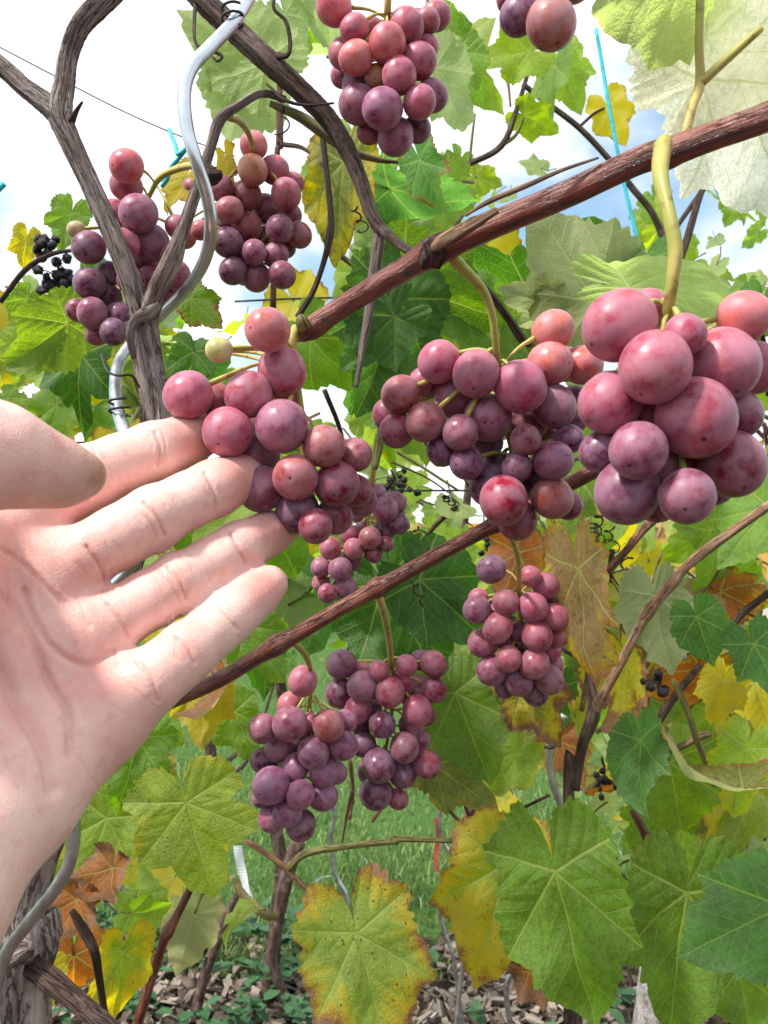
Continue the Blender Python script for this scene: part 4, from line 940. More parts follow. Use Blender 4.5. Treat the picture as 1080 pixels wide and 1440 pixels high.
bunch('compact pink grape bunch with an orange berry near its top, beside the steel stake', (240, 170, 5.143), .49,
  [(592,355,102,'y'),(600,178,93,'s'),(750,355,100,'p'),(548,540,105,'o'),(425,645,93,'o'),(550,765,105,'o'),(835,530,102,'p'),(790,780,95,'m'),(415,880,105,'d'),(605,950,88,'m'),(760,970,88,'m'),(450,1085,95,'d'),(618,1130,97,'m'),(805,1115,95,'m'),(928,825,90,'o'),(690,635,95,'m'),(365,490,85,'r'),(880,450,75,'p'),(160,480,60,'p'),(215,790,70,'s'),(50,770,65,'p'),(860,680,80,'m'),(830,920,65,'d'),(660,840,70,'d'),(500,980,80,'d'),(390,740,60,'d'),(560,330,65,'o'),(110,850,70,'s')],
  [(322, 165, .39), (338, 172, .42), (352, 195, .47), (360, 240, .51), (362, 290, .515), (360, 330, .515), (360, 370, .51)], 12, nback=15, seed=5)
bunch('rosy grape bunch hanging above the thick cane against the sky', (430, 0, 4.909), .375,
  [(530,750,135,'m'),(645,522,112,'p'),(562,300,122,'s'),(345,400,110,'s'),(785,705,105,'p'),(360,720,125,'m'),(780,420,115,'p'),(620,945,120,'m'),(695,180,115,'p'),(195,55,115,'s'),(840,145,82,'o'),(335,200,95,'p'),(260,370,100,'p'),(870,660,105,'m'),(770,890,90,'d'),(900,110,95,'p'),(370,590,110,'d'),(440,910,70,'r'),(490,530,65,'y'),(450,210,60,'o'),(830,330,70,'p'),(560,620,90,'d'),(260,520,40,'p')],
  [(552, -60, .38), (547, -20, .375), (545, 15, .378), (543, 60, .395), (545, 110, .40), (548, 170, .40)], 12, nback=15, seed=6)
bunch('two dark red berries of a bunch dangling below an overhanging leaf', (0, 0, 1), .33,
  [(775,33,33,'o'),(730,22,26,'d'),(762,-14,27,'p'),(722,-4,22,'r'),(805,-28,28,'p'),(738,-44,25,'p'),(775,-62,27,'p'),(800,-82,24,'s'),(748,-85,24,'p')],
  [(770, -140, .34), (768, -100, .342), (764, -60, .345), (758, -20, .345), (755, 5, .345)], 10, nback=4, seed=7)
bunch('small berried grape bunch above the lower cane, beside the green shoot', (420, 640, 6.0), .56,
  [(602,700,93,'o'),(730,455,105,'m'),(350,960,95,'m'),(465,790,85,'p'),(268,785,90,'p'),(185,945,78,'m'),(440,675,85,'p'),(400,1120,90,'m'),(245,1165,80,'r'),(190,1080,75,'o'),(815,400,90,'m'),(850,580,80,'d'),(725,630,85,'d'),(630,830,75,'r'),(740,750,60,'r'),(520,400,75,'m'),(670,310,60,'m'),(550,270,55,'m'),(490,500,60,'d'),(540,620,50,'d'),(440,890,85,'r'),(580,470,30,'g')],
  [(532, 612, .53), (527, 650, .55), (521, 690, .57), (517, 720, .58), (505, 760, .585), (490, 800, .585)], 9, nback=13, seed=8)
bunch('conical pink grape bunch on a long green stalk in front of a withered leaf', (630, 760, 5.4), .475,
  [(645,505,108,'p'),(675,725,110,'p'),(440,470,95,'p'),(375,665,107,'p'),(460,900,92,'p'),(655,935,107,'p'),(330,220,103,'d'),(220,525,100,'m'),(270,775,107,'p'),(335,985,110,'m'),(540,1075,107,'m'),(765,1055,107,'m'),(745,345,95,'p'),(815,580,102,'p'),(665,1160,90,'d'),(625,270,65,'p'),(830,425,70,'p'),(835,730,70,'p'),(780,835,75,'p'),(540,690,68,'m'),(430,1120,60,'d'),(800,940,50,'m'),(230,440,65,'p'),(460,790,70,'r'),(560,870,90,'d'),(360,560,60,'p')],
  [(702, 740, .39), (717, 752, .40), (729, 785, .43), (730, 825, .475), (733, 870, .495), (736, 920, .50), (734, 955, .50)], 10, nback=15, seed=9)
bunch('loose reddish grape bunch under the lower cane, in front of a dark green leaf', (330, 900, 3.375), .50,
  [(507,115,66,'d'),(605,218,67,'v'),(735,248,67,'p'),(585,330,62,'p'),(497,250,65,'d'),(795,200,60,'p'),(945,115,60,'r'),(945,238,58,'r'),(867,335,68,'p'),(805,510,67,'m'),(685,595,76,'d'),(912,590,63,'r'),(797,635,63,'d'),(668,728,73,'d'),(775,755,47,'r'),(612,497,55,'d'),(880,95,42,'m'),(590,150,52,'p'),(645,335,50,'d'),(840,410,58,'m'),(685,145,45,'p'),(840,270,50,'m'),(905,360,45,'r'),(880,470,35,'m'),(700,400,60,'d'),(605,410,45,'d'),(645,620,60,'d'),(870,215,30,'m'),(815,120,35,'p')],
  [(530, 832, .40), (540, 862, .42), (547, 900, .46), (550, 935, .505), (552, 985, .525), (545, 1040, .525), (535, 1090, .525)], 11, nback=15, seed=10)
bunch('dusty mauve grape bunch hanging from the lower cane over the turf', (330, 900, 3.375), .45,
  [(262,398,78,'m'),(445,405,72,'o'),(373,535,72,'v'),(172,690,85,'v'),(312,735,65,'m'),(250,815,67,'v'),(323,195,66,'p'),(133,420,65,'m'),(315,880,68,'d'),(288,605,62,'v'),(510,500,68,'v'),(425,620,68,'v'),(418,740,68,'v'),(210,510,65,'v'),(265,480,75,'m'),(180,840,65,'v'),(140,570,60,'d'),(260,305,55,'p'),(355,400,50,'p'),(455,470,60,'v'),(480,630,45,'v'),(130,740,45,'d'),(525,385,42,'m')],
  [(386, 905, .405), (408, 902, .405), (428, 918, .42), (437, 945, .45), (436, 985, .468), (430, 1040, .478), (425, 1100, .478)], 10, nback=15, seed=11)

# dried black remnants of other bunches
def dried(label, px, py, d, n, spread, length, seed):
    r_ = random.Random(seed); k = d / F
    root = tag(empty('dried_bunch', P(px, py, d)), label, 'grapes', 'dried black bunches among the leaves')
    ax = [P(px, py, d), P(px + spread * .2, py + length * .5, d), P(px - spread * .1, py + length, d)]
    specs = [(ax, [.0012, .0009, .0006], dict(sides=5, res=5))]
    fine = catmull([tuple(p) for p in ax], 8)
    for i in range(n):
        q = Vector(fine[r_.randint(4, len(fine) - 1)])
        e = q + Vector((r_.gauss(0, spread * k * .5), r_.gauss(0, spread * k * .5), r_.uniform(-.6, .3) * spread * k))
        specs.append(([q, (q + e) / 2 + Vector((0, 0, .002)), e], [.0005, .0004, .0005], dict(sides=4, res=3)))
        o = link('berry', RAISIN, root); s = r_.uniform(.0022, .0036)
        o.matrix_basis = Matrix.Translation(e) @ Matrix.Rotation(r_.uniform(0, 6), 4, 'X') @ Matrix.Rotation(r_.uniform(0, 6), 4, 'Z') @ Matrix.Diagonal((s, s * .85, s * 1.05, 1))
    tubes('stem', specs, M['dark'], root)
rv = np.random.RandomState(4); RV, RF = [], []
for i in range(1, 8):
    for j in range(12):
        t = math.pi * i / 8; a = 2 * math.pi * j / 12; q = 1 + .16 * math.sin(3 * a + i) + .12 * rv.randn()
        RV.append((math.sin(t) * math.cos(a) * q, math.sin(t) * math.sin(a) * q, math.cos(t)))
for i in range(6):
    for j in range(12): RF.append((i*12 + j, (i+1)*12 + j, (i+1)*12 + (j+1) % 12, i*12 + (j+1) % 12))
RF += [tuple(range(12)), tuple(72 + j for j in range(11, -1, -1))]
RAISIN = mesh_np('dried_berry', np.array(RV), RF); RAISIN.materials.append(M['raisin'])
dried('dried black grape cluster at the end of the twig against the sky', 66, 336, .52, 12, 16, 16, 1)
dried('dried black grapes dangling under the twig against the sky', 78, 362, .53, 22, 26, 44, 2)
dried('few blue black shrivelled berries under the blue green leaf', 926, 940, .55, 6, 18, 28, 3)
dried('dried black grape cluster beside the small bunch', 550, 660, .75, 26, 30, 40, 4)
dried('sparse black dried berries in front of the ochre wall', 565, 735, .72, 16, 30, 50, 5)
dried('dried black grapes hanging near the silver stake', 846, 1065, .75, 14, 22, 40, 6)
dried('shrivelled dark berries on a stalk over the yellow leaf', 690, 745, .8, 14, 24, 40, 7)

# ================================================================== STAKES, WIRES, STRINGS, POST
st = tag(empty('spiral_stake', (P(170, 1000, .34).x, P(170, 1000, .34).y, 0)), 'wavy galvanised steel stake winding past the forked grey trunk', 'stake')
g_ = P(110, 1440, .34)
sp = [(P(372, -45, .345), 0), (P(348, 0, .343), 0), (P(328, 32, .338), 0), (P(296, 66, .332), 0), (P(268, 98, .328), 0), (P(259, 135, .327), 0), (P(264, 185, .328), 0), (P(278, 232, .33), 0), (P(292, 280, .336), 0), (P(296, 325, .342), 0), (P(287, 368, .355), 0), (P(262, 408, .375), 0), (P(226, 443, .396), 0), (P(190, 478, .400), 0), (P(168, 508, .388), 0), (P(162, 545, .366), 0), (P(168, 585, .346), 0), (P(184, 630, .336), 0), (P(206, 690, .338), 0), (P(208, 740, .345), 0), (P(185, 795, .35), 0), (P(140, 845, .352), 0), (P(95, 910, .35), 0), (P(80, 990, .345), 0), (P(92, 1080, .34), 0), (P(104, 1160, .338), 0), (P(97, 1215, .338), 0), (P(72, 1258, .34), 0), (P(38, 1300, .345), 0), (P(5, 1350, .348), 0), (P(-8, 1430, .345), 0), (P(20, 1520, .34), 0)]
last = sp[-1][0]
zz = [(last + Vector((.012 * math.sin(k * 1.1), .01 * math.cos(k * 1.1), -.07 * k)), 0) for k in range(1, int(last.z / .07) + 2)]
tubes('rod', [([p for p, _ in sp + zz], [.0027] * len(sp + zz), dict(sides=14, res=7))], M['zinc'], st)
for x, y, d in [(327, 34, .338), (168, 585, .346)]:
    c = P(x, y, d); pts = [c + RX * (.0042 * math.cos(a)) + FW * (.0042 * math.sin(a)) + UP * (.0006 * a) for a in np.linspace(0, 12, 22)]
    tubes('wire_tie', [(pts, [.0006] * len(pts), dict(sides=5, res=2))], M['wire'], st)

def stake(label, pts, w, mat='zinc', ground=True, grp='spiral stakes'):
    p = [P(x, y, d) for x, y, d in pts]; r = w / 2 * pts[0][2] / F
    if ground:
        e = p[-1]; n = max(2, int(e.z / .10)); p += [e + Vector((.018 * math.sin(k * .9), .018 * (1 - math.cos(k * .9)), -(e.z + .05) * k / n)) for k in range(1, n + 1)]
    o = tubes('spiral_stake', [(p, [r] * len(p), dict(sides=10, res=7))], M[mat])
    tag(o, label, 'stake', grp)
stake('silver wavy stake with black tie rising behind the large fresh green leaf', [(794, 1005, .75), (778, 1030, .75), (772, 1055, .75), (776, 1095, .75), (788, 1130, .75), (797, 1160, .75), (790, 1200, .75)], 11)
pxtube('wire_tie', [(766, 1050, .745, 4), (773, 1052, .74, 4.5), (780, 1050, .745, 4)], M['wire'], bpy.data.objects['spiral_stake.001'], sides=6, res=4)
stake('thin silver stake standing in the weeds by the yellow blotched leaf', [(140, 1330, 1.2), (132, 1350, 1.2), (129, 1385, 1.2), (138, 1425, 1.2), (146, 1450, 1.2)], 8)
stake('thin pale stake curving between the yellow leaf and the dead leaf', [(625, 1120, 1.6), (618, 1150, 1.6), (624, 1185, 1.6), (640, 1215, 1.6), (622, 1255, 1.6), (620, 1290, 1.6), (632, 1330, 1.6), (640, 1360, 1.6)], 6)
stake('thin steel stake beside the dark trunk under the mauve bunch', [(455, 1090, 2.2), (470, 1140, 2.2), (465, 1180, 2.2), (472, 1230, 2.2), (488, 1265, 2.2), (482, 1310, 2.2), (470, 1350, 2.2)], 7)
stake('bluish steel stake rising from the mulch beside the big leaf', [(722, 1360, 1.5), (712, 1390, 1.5), (716, 1430, 1.5), (722, 1470, 1.5)], 8)
stake('thin grey rod standing among leaves by the ochre wall', [(645, 760, .95), (640, 800, .95), (648, 840, .95), (655, 880, .95)], 7)
# plastic ties
def strip(name, label, pts, w, mat, thick=.0012):
    p = [np.array(P(x, y, d)) for x, y, d in pts]; f = catmull(p, 6); hw = w / 2 * pts[0][2] / F
    V = []; n = len(f)
    for i, c in enumerate(f):
        a = .5 * math.sin(i * .35); s = np.array(RX) * math.cos(a) * hw + np.array(FW) * math.sin(a) * hw; t = np.array(FW) * thick
        V += [c - s - t, c + s - t, c + s + t, c - s + t]
    Fc = [(0, 3, 2, 1), (4*n - 4, 4*n - 3, 4*n - 2, 4*n - 1)]
    for i in range(n - 1):
        for k in range(4): Fc.append((4*i + k, 4*i + (k+1) % 4, 4*i + 4 + (k+1) % 4, 4*i + 4 + k))
    tag(link(name, mesh_np(name, np.array(V), Fc, False), None, M[mat]), label, 'tie')
strip('plastic_tie', 'flat white plastic tie strip hanging over the turf', [(334, 1190, 2.1), (338, 1215, 2.1), (344, 1240, 2.1), (350, 1262, 2.1)], 12, 'white')
strip('plastic_tie', 'curled white plastic tie beside the thin dark trunk', [(462, 1232, 2.15), (446, 1238, 2.15), (438, 1262, 2.15), (434, 1290, 2.15), (437, 1316, 2.15)], 7, 'white')
strip('plastic_tie', 'red plastic tie hanging behind the brown shoot', [(614, 1150, 2.2), (616, 1175, 2.2), (613, 1205, 2.2), (615, 1225, 2.2)], 7, 'redp')
# cyan twine and wires
def line(name, label, cat, pts, w, mat):
    o = pxtube(name, [(x, y, d, w) for x, y, d in pts], M[mat], None, sides=6, res=5); tag(o, label, cat); return o
line('twine', 'cyan twine hanging straight down behind the thick cane', 'twine', [(838, 40, .6), (850, 110, .6), (862, 180, .6), (876, 250, .6), (890, 310, .6), (907, 375, .6)], 5, 'twine')
line('twine', 'cyan twine slanting behind the whitish leaf', 'twine', [(930, 95, .6), (960, 130, .6), (985, 160, .6), (1010, 190, .6)], 4, 'twine')
line('twine', 'knotted cyan twine beside the yellow crinkled leaf', 'twine', [(238, 182, .47), (247, 205, .465), (250, 217, .46), (262, 208, .46), (252, 222, .465), (240, 236, .47), (236, 250, .47), (228, 262, .475)], 6, 'twine')
line('twine', 'short bright blue twine end against the sky by the old trunk', 'twine', [(-12, 275, .5), (2, 262, .5), (6, 258, .5)], 9, 'twine')
line('twine', 'cyan twine among leaves beside the grey post', 'twine', [(1042, 760, 1.3), (1043, 790, 1.3), (1042, 830, 1.3), (1043, 880, 1.3)], 6, 'twine')
line('trellis_wire', 'thin trellis wire crossing the sky above the old trunk', 'wire', [(-60, 35, .7), (60, 98, .7), (160, 150, .7), (240, 186, .7), (330, 220, .7)], 1.8, 'wire')
line('trellis_wire', 'dark trellis wire running behind the small bunch', 'wire', [(430, 692, .8), (600, 690, .8), (760, 690, .8), (1120, 690, .8)], 3, 'wire')
line('trellis_wire', 'thin trellis wire behind the compact bunch', 'wire', [(330, 424, .8), (415, 420, .8), (520, 418, .8), (700, 416, .8)], 3, 'wire')
pb_, pt_ = P(952, 1150, 1.9), P(998, 780, 1.9)
dirp = (pt_ - pb_).normalized(); low = pb_ - dirp * (pb_.z / dirp.z)
o = tubes('trellis_post', [([low, low.lerp(pb_, .5), pb_, pb_.lerp(pt_, .5), pt_, pt_ + dirp * .12], [.042, .041, .04, .039, .038, .036], dict(sides=18, res=6, rough=.025))], M['post'])
tag(o, 'leaning weathered grey wooden post behind the blue green leaf', 'post')

# ================================================================== THE HAND
def build_hand():
    H = 0.001
    def K(px, py, d, r): return (np.array(P(px, py, d)), r * .001)
    fingers = [
        [K(18, 732, .243, 11.5), K(70, 700, .249, 10.4), K(122, 673, .256, 10.4), K(170, 652, .263, 9.4), K(215, 636, .269, 9.6), K(262, 620, .281, 8.6), K(284, 613, .287, 7.4)],
        [K(50, 826, .234, 11.0), K(112, 786, .240, 9.2), K(165, 756, .246, 9.1), K(220, 726, .253, 9.7), K(262, 705, .260, 8.7), K(300, 687, .267, 9.0), K(338, 672, .280, 8.0), K(352, 668, .287, 6.8)],
        [K(92, 912, .231, 10.5), K(165, 870, .239, 8.6), K(208, 845, .245, 8.4), K(252, 820, .251, 8.9), K(295, 794, .259, 8.0), K(336, 771, .267, 8.3), K(378, 750, .281, 7.5), K(396, 743, .287, 6.4)],
        [K(142, 1004, .226, 10.0), K(208, 960, .231, 9.2), K(240, 936, .235, 8.4), K(266, 914, .239, 8.5), K(294, 892, .244, 7.6), K(322, 868, .250, 7.8), K(360, 836, .259, 7.1), K(379, 821, .262, 6.1)],
    ]
    thumb = [K(-175, 905, .200, 17), K(-150, 770, .187, 15), K(-105, 668, .183, 12.5), K(-50, 634, .184, 11.8), K(0, 641, .188, 10.9), K(45, 656, .194, 8.7), K(90, 667, .199, 7.0), K(121, 668, .203, 4.9)]
    car = (-95, 1085, .206)
    palm = []
    for (x, y, d, r) in [(18, 728, .245, 11), (50, 826, .238, 12), (92, 912, .235, 12), (142, 1004, .232, 11.5)]:
        palm.append((K(x, y, d, r), K(car[0] + (x - 75) * .45, car[1] + (y - 870) * .25, car[2] + .006, 14.5)))
    palm.append((K(-190, 900, .200, 19), K(-120, 1060, .198, 17)))          # thenar
    palm.append((K(-110, 790, .200, 15), K(-60, 900, .212, 14)))            # web towards the thumb
    palm.append((K(-40, 770, .226, 12), K(-150, 760, .196, 13)))
    palm.append((K(122, 1018, .228, 13), K(18, 1120, .208, 15.5)))            # hypothenar
    palm.append((K(60, 905, .236, 12), K(-20, 960, .222, 14)))
    palm.append((K(0, 1120, .206, 16), K(-150, 1270, .180, 22)))            # wrist, outer edge
    palm.append((K(-130, 1060, .200, 18), K(-300, 1220, .172, 24)))
    palm.append((K(-150, 1270, .180, 22), K(-420, 1580, .140, 26)))
    palm.append((K(-300, 1220, .172, 24), K(-560, 1480, .132, 27)))
    allp = [p for f in fingers + [thumb] for p in f] + [q for pr in palm for q in pr]
    lo = np.min([p - r for p, r in allp], axis=0) - .004; hi = np.max([p + r for p, r in allp], axis=0) + .004
    h = .00115
    n = np.ceil((hi - lo) / h).astype(int) + 1
    ax = [lo[i] + np.arange(n[i]) * h for i in range(3)]
    BIG = .05
    def cone(a, b, arr, k, acc_k=True):
        (pa, ra), (pb, rb) = a, b
        mrg = .014
        l = np.minimum(pa - ra, pb - rb) - mrg; u = np.maximum(pa + ra, pb + rb) + mrg
        i0 = np.maximum(0, np.floor((l - lo) / h).astype(int)); i1 = np.minimum(n, np.ceil((u - lo) / h).astype(int) + 1)
        sl = tuple(slice(i0[i], i1[i]) for i in range(3))
        X = ax[0][sl[0]][:, None, None]; Y = ax[1][sl[1]][None, :, None]; Z = ax[2][sl[2]][None, None, :]
        ba = pb - pa; L2 = ba.dot(ba) + 1e-12
        t = np.clip(((X - pa[0]) * ba[0] + (Y - pa[1]) * ba[1] + (Z - pa[2]) * ba[2]) / L2, 0, 1)
        d = np.sqrt((X - pa[0] - t * ba[0]) ** 2 + (Y - pa[1] - t * ba[1]) ** 2 + (Z - pa[2] - t * ba[2]) ** 2) - (ra + t * (rb - ra))
        o = arr[sl]; hh = np.maximum(k - np.abs(o - d), 0) / k
        arr[sl] = np.minimum(o, d) - hh * hh * k * .25
    fp = np.full(n, BIG, np.float32)
    for a, b_ in palm: cone(a, b_, fp, .011)
    tot = None
    for f in fingers:
        ff = np.full(n, BIG, np.float32)
        for a, b_ in zip(f[:-1], f[1:]): cone(a, b_, ff, .0022)
        for q_ in range(1, len(f) - 1):
            (p0, r0_), (p1, r1_) = f[q_], f[min(q_ + 1, len(f) - 1)]
            mid_ = (p0 * .5 + p1 * .5); tw = (np.array(CAM) - mid_); tw /= np.linalg.norm(tw)
            if q_ in (1, 4) or (len(f) == 8 and q_ in (2, 4)) or q_ == len(f) - 3:
                cone((p0 * .75 + p1 * .25 + tw * .0022, r0_ * .80), (p0 * .25 + p1 * .75 + tw * .0022, r1_ * .80), ff, .004)
        if tot is None: tot = ff
        else:
            k = .0032; hh = np.maximum(k - np.abs(tot - ff), 0) / k; tot = np.minimum(tot, ff) - hh * hh * k * .25
    ft = np.full(n, BIG, np.float32)
    for a, b_ in zip(thumb[:-1], thumb[1:]): cone(a, b_, ft, .005)
    k = .008; hh = np.maximum(k - np.abs(tot - fp), 0) / k; tot = np.minimum(tot, fp) - hh * hh * k * .25
    # the thumb blends into the palm at its root only
    k = .006; hh = np.maximum(k - np.abs(tot - ft), 0) / k; tot = np.minimum(tot, ft) - hh * hh * k * .25
    # --- surface nets
    s = tot < 0
    c = np.zeros(tuple(n - 1), np.int8)
    for i in (0, 1):
        for j in (0, 1):
            for k_ in (0, 1): c += s[i:n[0]-1+i, j:n[1]-1+j, k_:n[2]-1+k_]
    act = np.argwhere((c > 0) & (c < 8))
    idx = np.full(tuple(n - 1), -1, np.int32); idx[tuple(act.T)] = np.arange(len(act))
    cor = [(i, j, k_) for i in (0, 1) for j in (0, 1) for k_ in (0, 1)]
    val = np.stack([tot[act[:, 0] + a, act[:, 1] + b_, act[:, 2] + c_] for a, b_, c_ in cor], 1)
    acc = np.zeros((len(act), 3)); cnt = np.zeros(len(act))
    for p in range(8):
        for q in range(p + 1, 8):
            if sum(abs(cor[p][i] - cor[q][i]) for i in range(3)) != 1: continue
            va, vb = val[:, p], val[:, q]; mk = (va < 0) != (vb < 0)
            t = np.where(mk, va / np.where(mk, va - vb, 1), 0)
            pos = np.array(cor[p])[None] + t[:, None] * (np.array(cor[q]) - np.array(cor[p]))[None]
            acc += pos * mk[:, None]; cnt += mk
    V = lo + (act + acc / cnt[:, None]) * h
    Q = []
    for d in range(3):
        e1, e2 = (d + 1) % 3, (d + 2) % 3
        sl0 = [slice(1, n[i] - 1) for i in range(3)]; sl1 = list(sl0); sl0[d] = slice(0, n[d] - 1); sl1[d] = slice(1, n[d])
        A = s[tuple(sl0)]; B_ = s[tuple(sl1)]
        w = np.argwhere(A != B_); 
        off = np.array([1, 1, 1]); off[d] = 0; w = w + off
        fl = s[tuple(w.T)]
        def cell(da, db):
            q = w.copy(); q[:, e1] -= da; q[:, e2] -= db
            return idx[tuple(q.T)]
        q4 = np.stack([cell(1, 1), cell(0, 1), cell(0, 0), cell(1, 0)], 1)
        q4[~fl] = q4[~fl][:, ::-1]
        Q.append(q4[(q4 >= 0).all(1)])
    Q = np.concatenate(Q)
    # light smoothing
    E = np.concatenate([Q[:, [0, 1]], Q[:, [1, 2]], Q[:, [2, 3]], Q[:, [3, 0]]])
    for it in range(3):
        sm = np.zeros_like(V); ct = np.zeros(len(V))
        np.add.at(sm, E[:, 0], V[E[:, 1]]); np.add.at(ct, E[:, 0], 1); np.add.at(sm, E[:, 1], V[E[:, 0]]); np.add.at(ct, E[:, 1], 1)
        V = V * .4 + .6 * sm / ct[:, None]
    def subdivide(V, Q):
        E = np.sort(np.concatenate([Q[:, [0, 1]], Q[:, [1, 2]], Q[:, [2, 3]], Q[:, [3, 0]]]), axis=1)
        key = E[:, 0].astype(np.int64) * len(V) + E[:, 1]
        uq, inv = np.unique(key, return_inverse=True); inv = inv.reshape(-1)
        a, b = uq // len(V), uq % len(V); m = len(Q); o = len(V)
        fc = V[Q].mean(1)
        W_ = np.concatenate([V, (V[a] + V[b]) / 2, fc]); ei = o + inv.reshape(4, m); fi = o + len(uq) + np.arange(m)
        Q2 = np.concatenate([np.stack([Q[:, k], ei[k], fi, ei[(k + 3) % 4]], 1) for k in range(4)])
        return W_, Q2
    V, Q = subdivide(V, Q)
    E = np.concatenate([Q[:, [0, 1]], Q[:, [1, 2]], Q[:, [2, 3]], Q[:, [3, 0]]])
    for it in range(3):
        sm = np.zeros_like(V); ct = np.zeros(len(V))
        np.add.at(sm, E[:, 0], V[E[:, 1]]); np.add.at(ct, E[:, 0], 1); np.add.at(sm, E[:, 1], V[E[:, 0]]); np.add.at(ct, E[:, 1], 1)
        V = V * .4 + .6 * sm / ct[:, None]
    # normals
    fn = np.cross(V[Q[:, 2]] - V[Q[:, 0]], V[Q[:, 3]] - V[Q[:, 1]]); N = np.zeros_like(V)
    for k_ in range(4): np.add.at(N, Q[:, k_], fn)
    N /= np.linalg.norm(N, axis=1)[:, None] + 1e-12
    rel = V - np.array(CAM); dep = rel @ np.array(FW); PX = 540 + rel @ np.array(RX) / dep * F; PY = 720 - rel @ np.array(UP) / dep * F
    facing = -(N * (rel / np.linalg.norm(rel, axis=1)[:, None])).sum(1)
    cm = np.clip(facing * 3, 0, 1)
    def seg(poly):
        dm = np.full(len(V), 1e9)
        for (x0, y0), (x1, y1) in zip(poly[:-1], poly[1:]):
            dx, dy = x1 - x0, y1 - y0; t = np.clip(((PX - x0) * dx + (PY - y0) * dy) / (dx * dx + dy * dy), 0, 1)
            dm = np.minimum(dm, np.hypot(PX - x0 - t * dx, PY - y0 - t * dy))
        return dm
    onthumb = (dep < .212) & (PY < 720)
    cre = np.zeros(len(V))
    def crease(poly, w, amt, deep):
        nonlocal cre, V
        P_ = [tuple(q) for q in catmull([np.array(p, float) for p in poly], 5)]
        m = np.exp(-(seg(P_) / (w * .72)) ** 2) * cm * (~onthumb)
        V = V - N * (m * deep * .00095)[:, None]; cre = np.maximum(cre, m * amt)
    crease([(218, 608), (226, 630), (222, 655)], 3.2, .7, .7); crease([(228, 606), (233, 628), (229, 650)], 2.2, .4, .35)
    crease([(118, 632), (128, 668), (122, 705)], 4, .6, .8); crease([(132, 630), (140, 662), (136, 696)], 3, .4, .4)
    crease([(288, 664), (300, 688), (305, 712)], 3.2, .8, .8)
    crease([(202, 706), (222, 728), (232, 752)], 3.6, .8, .9); crease([(190, 714), (210, 734), (220, 756)], 2.6, .4, .4)
    crease([(122, 768), (138, 792), (150, 818)], 4, .6, .8)
    crease([(322, 748), (336, 770), (346, 792)], 3.2, .8, .8)
    crease([(236, 796), (254, 818), (262, 842)], 3.4, .8, .9); crease([(226, 802), (243, 824), (252, 848)], 2.6, .4, .4)
    crease([(152, 850), (168, 872), (180, 896)], 4, .5, .7)
    crease([(308, 852), (322, 868), (334, 884)], 3, .8, .7)
    crease([(248, 896), (264, 912), (274, 932)], 3.2, .7, .8)
    crease([(192, 930), (212, 952), (222, 985)], 4, .5, .7)
    crease([(-30, 820), (20, 850), (48, 900), (70, 960), (95, 1000), (100, 1060)], 9, .35, 1.5)     # palm lines
    crease([(160, 915), (120, 935), (75, 910), (45, 860), (35, 830)], 7, .3, 1.1)
    crease([(-20, 760), (30, 790), (90, 850), (125, 880)], 6, .25, .8)
    crease([(-10, 900), (20, 980), (60, 1050), (75, 1110)], 14, .2, 2.2)
    # short fine lines at the joints and over the palm
    hr = np.random.RandomState(2)
    for cx_, cy_, ang_, ln_, ct_, sp_ in [(222, 632, 75, 40, 4, 16), (125, 668, 72, 60, 7, 34), (300, 688, 66, 42, 4, 16), (216, 730, 62, 50, 7, 34), (140, 790, 62, 50, 5, 30), (336, 770, 62, 40, 4, 16), (250, 822, 58, 46, 7, 34), (168, 872, 58, 46, 5, 26), (322, 868, 52, 34, 4, 14), (264, 912, 54, 40, 6, 28), (210, 955, 60, 50, 5, 26)]:
        a_ = math.radians(ang_)
        for _ in range(ct_):
            o_ = hr.randn() * sp_ * .6; l_ = ln_ * hr.uniform(.3, .8); b_ = a_ + hr.randn() * .12; s_ = hr.randn() * 8
            x_, y_ = cx_ + math.sin(a_) * o_ + math.cos(a_) * s_, cy_ - math.cos(a_) * o_ + math.sin(a_) * s_
            crease([(x_ - math.cos(b_) * l_ / 2, y_ - math.sin(b_) * l_ / 2), (x_ + 2 * hr.randn(), y_), (x_ + math.cos(b_) * l_ / 2, y_ + math.sin(b_) * l_ / 2)], 1.9, hr.uniform(.2, .45), .14)
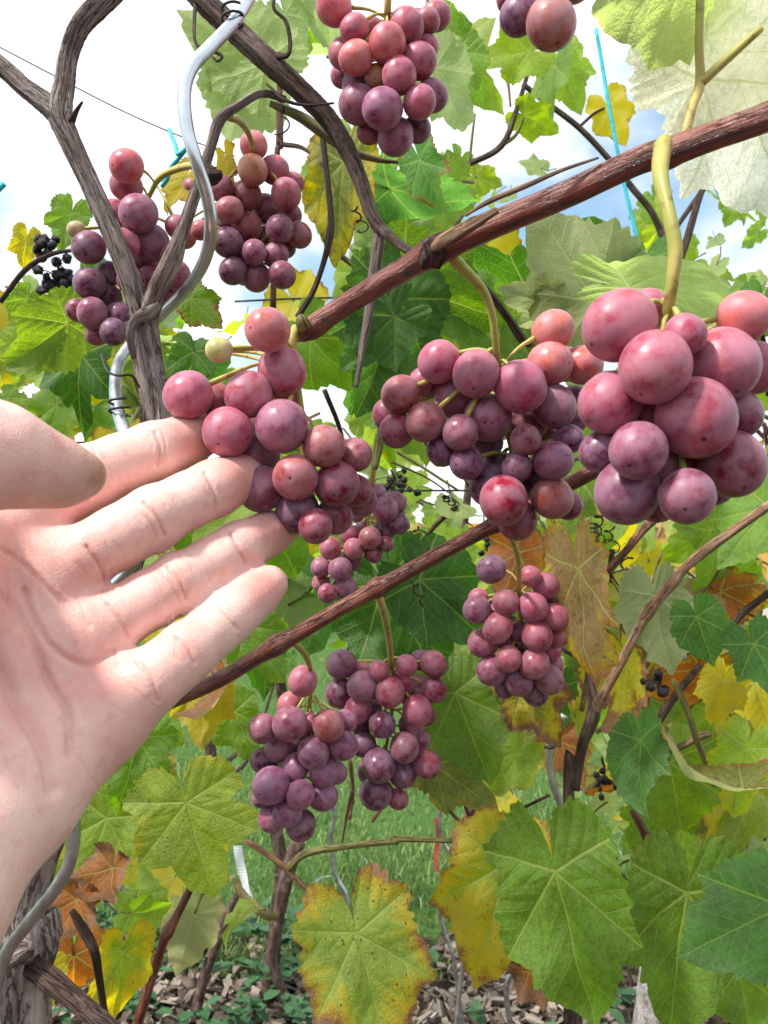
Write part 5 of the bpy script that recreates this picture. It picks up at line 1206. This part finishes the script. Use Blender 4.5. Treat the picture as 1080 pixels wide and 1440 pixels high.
    for _ in range(26):
        x_, y_ = hr.uniform(0, 170), hr.uniform(760, 1080); b_ = hr.uniform(.5, 1.5); l_ = hr.uniform(25, 80)
        crease([(x_, y_), (x_ + math.cos(b_) * l_ / 2 + 4 * hr.randn(), y_ + math.sin(b_) * l_ / 2), (x_ + math.cos(b_) * l_, y_ + math.sin(b_) * l_)], 2.2, hr.uniform(.1, .3), .18)
    # low frequency flesh
    red = np.zeros(len(V))
    def blob(x, y, r, a):
        nonlocal red
        red = np.maximum(red, a * np.exp(-((PX - x) ** 2 + (PY - y) ** 2) / r ** 2) * np.clip(cm + .3, 0, 1))
    for x, y, r, a in [(280, 615, 45, .75), (345, 668, 45, .7), (392, 745, 40, .9), (375, 822, 38, 1.0), (222, 640, 30, .3), (110, 650, 60, .35), (50, 770, 80, .75), (90, 820, 70, .5), (110, 890, 60, .6), (150, 960, 60, .6), (20, 980, 80, .4), (250, 820, 40, .45), (262, 905, 40, .5), (220, 730, 40, .4), (170, 1040, 60, .4), (0, 860, 70, .5)]:
        blob(x, y, r, a)
    tip_shade = np.zeros(len(V))
    tip_shade = np.maximum(tip_shade, np.where(onthumb, np.clip((PX - 60) / 80, 0, 1) * .55 + np.exp(-((PX - 140) ** 2 + (PY - 668) ** 2) / 28 ** 2) * .4, 0))  # thumb's shaded end painted into the skin as brown
    tip_shade = np.maximum(tip_shade, .35 * np.exp(-((PX - 285) ** 2 + (PY - 625) ** 2) / 26 ** 2))  # bunch's shadow on the index fingertip, painted in faintly
    me = bpy.data.meshes.new('hand'); me.from_pydata(V.tolist(), [], Q.tolist())
    me.polygons.foreach_set('use_smooth', np.ones(len(Q), bool)); me.update()
    for nm, a in (('red', red), ('crease', cre), ('tip_shade', tip_shade)):
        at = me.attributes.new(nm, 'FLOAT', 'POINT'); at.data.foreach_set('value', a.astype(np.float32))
    o = link('hand', me, None, M['skin'])
    tag(o, 'bare open hand with palm turned up, fingertips cupping a grape bunch', 'hand')
    return o
build_hand()
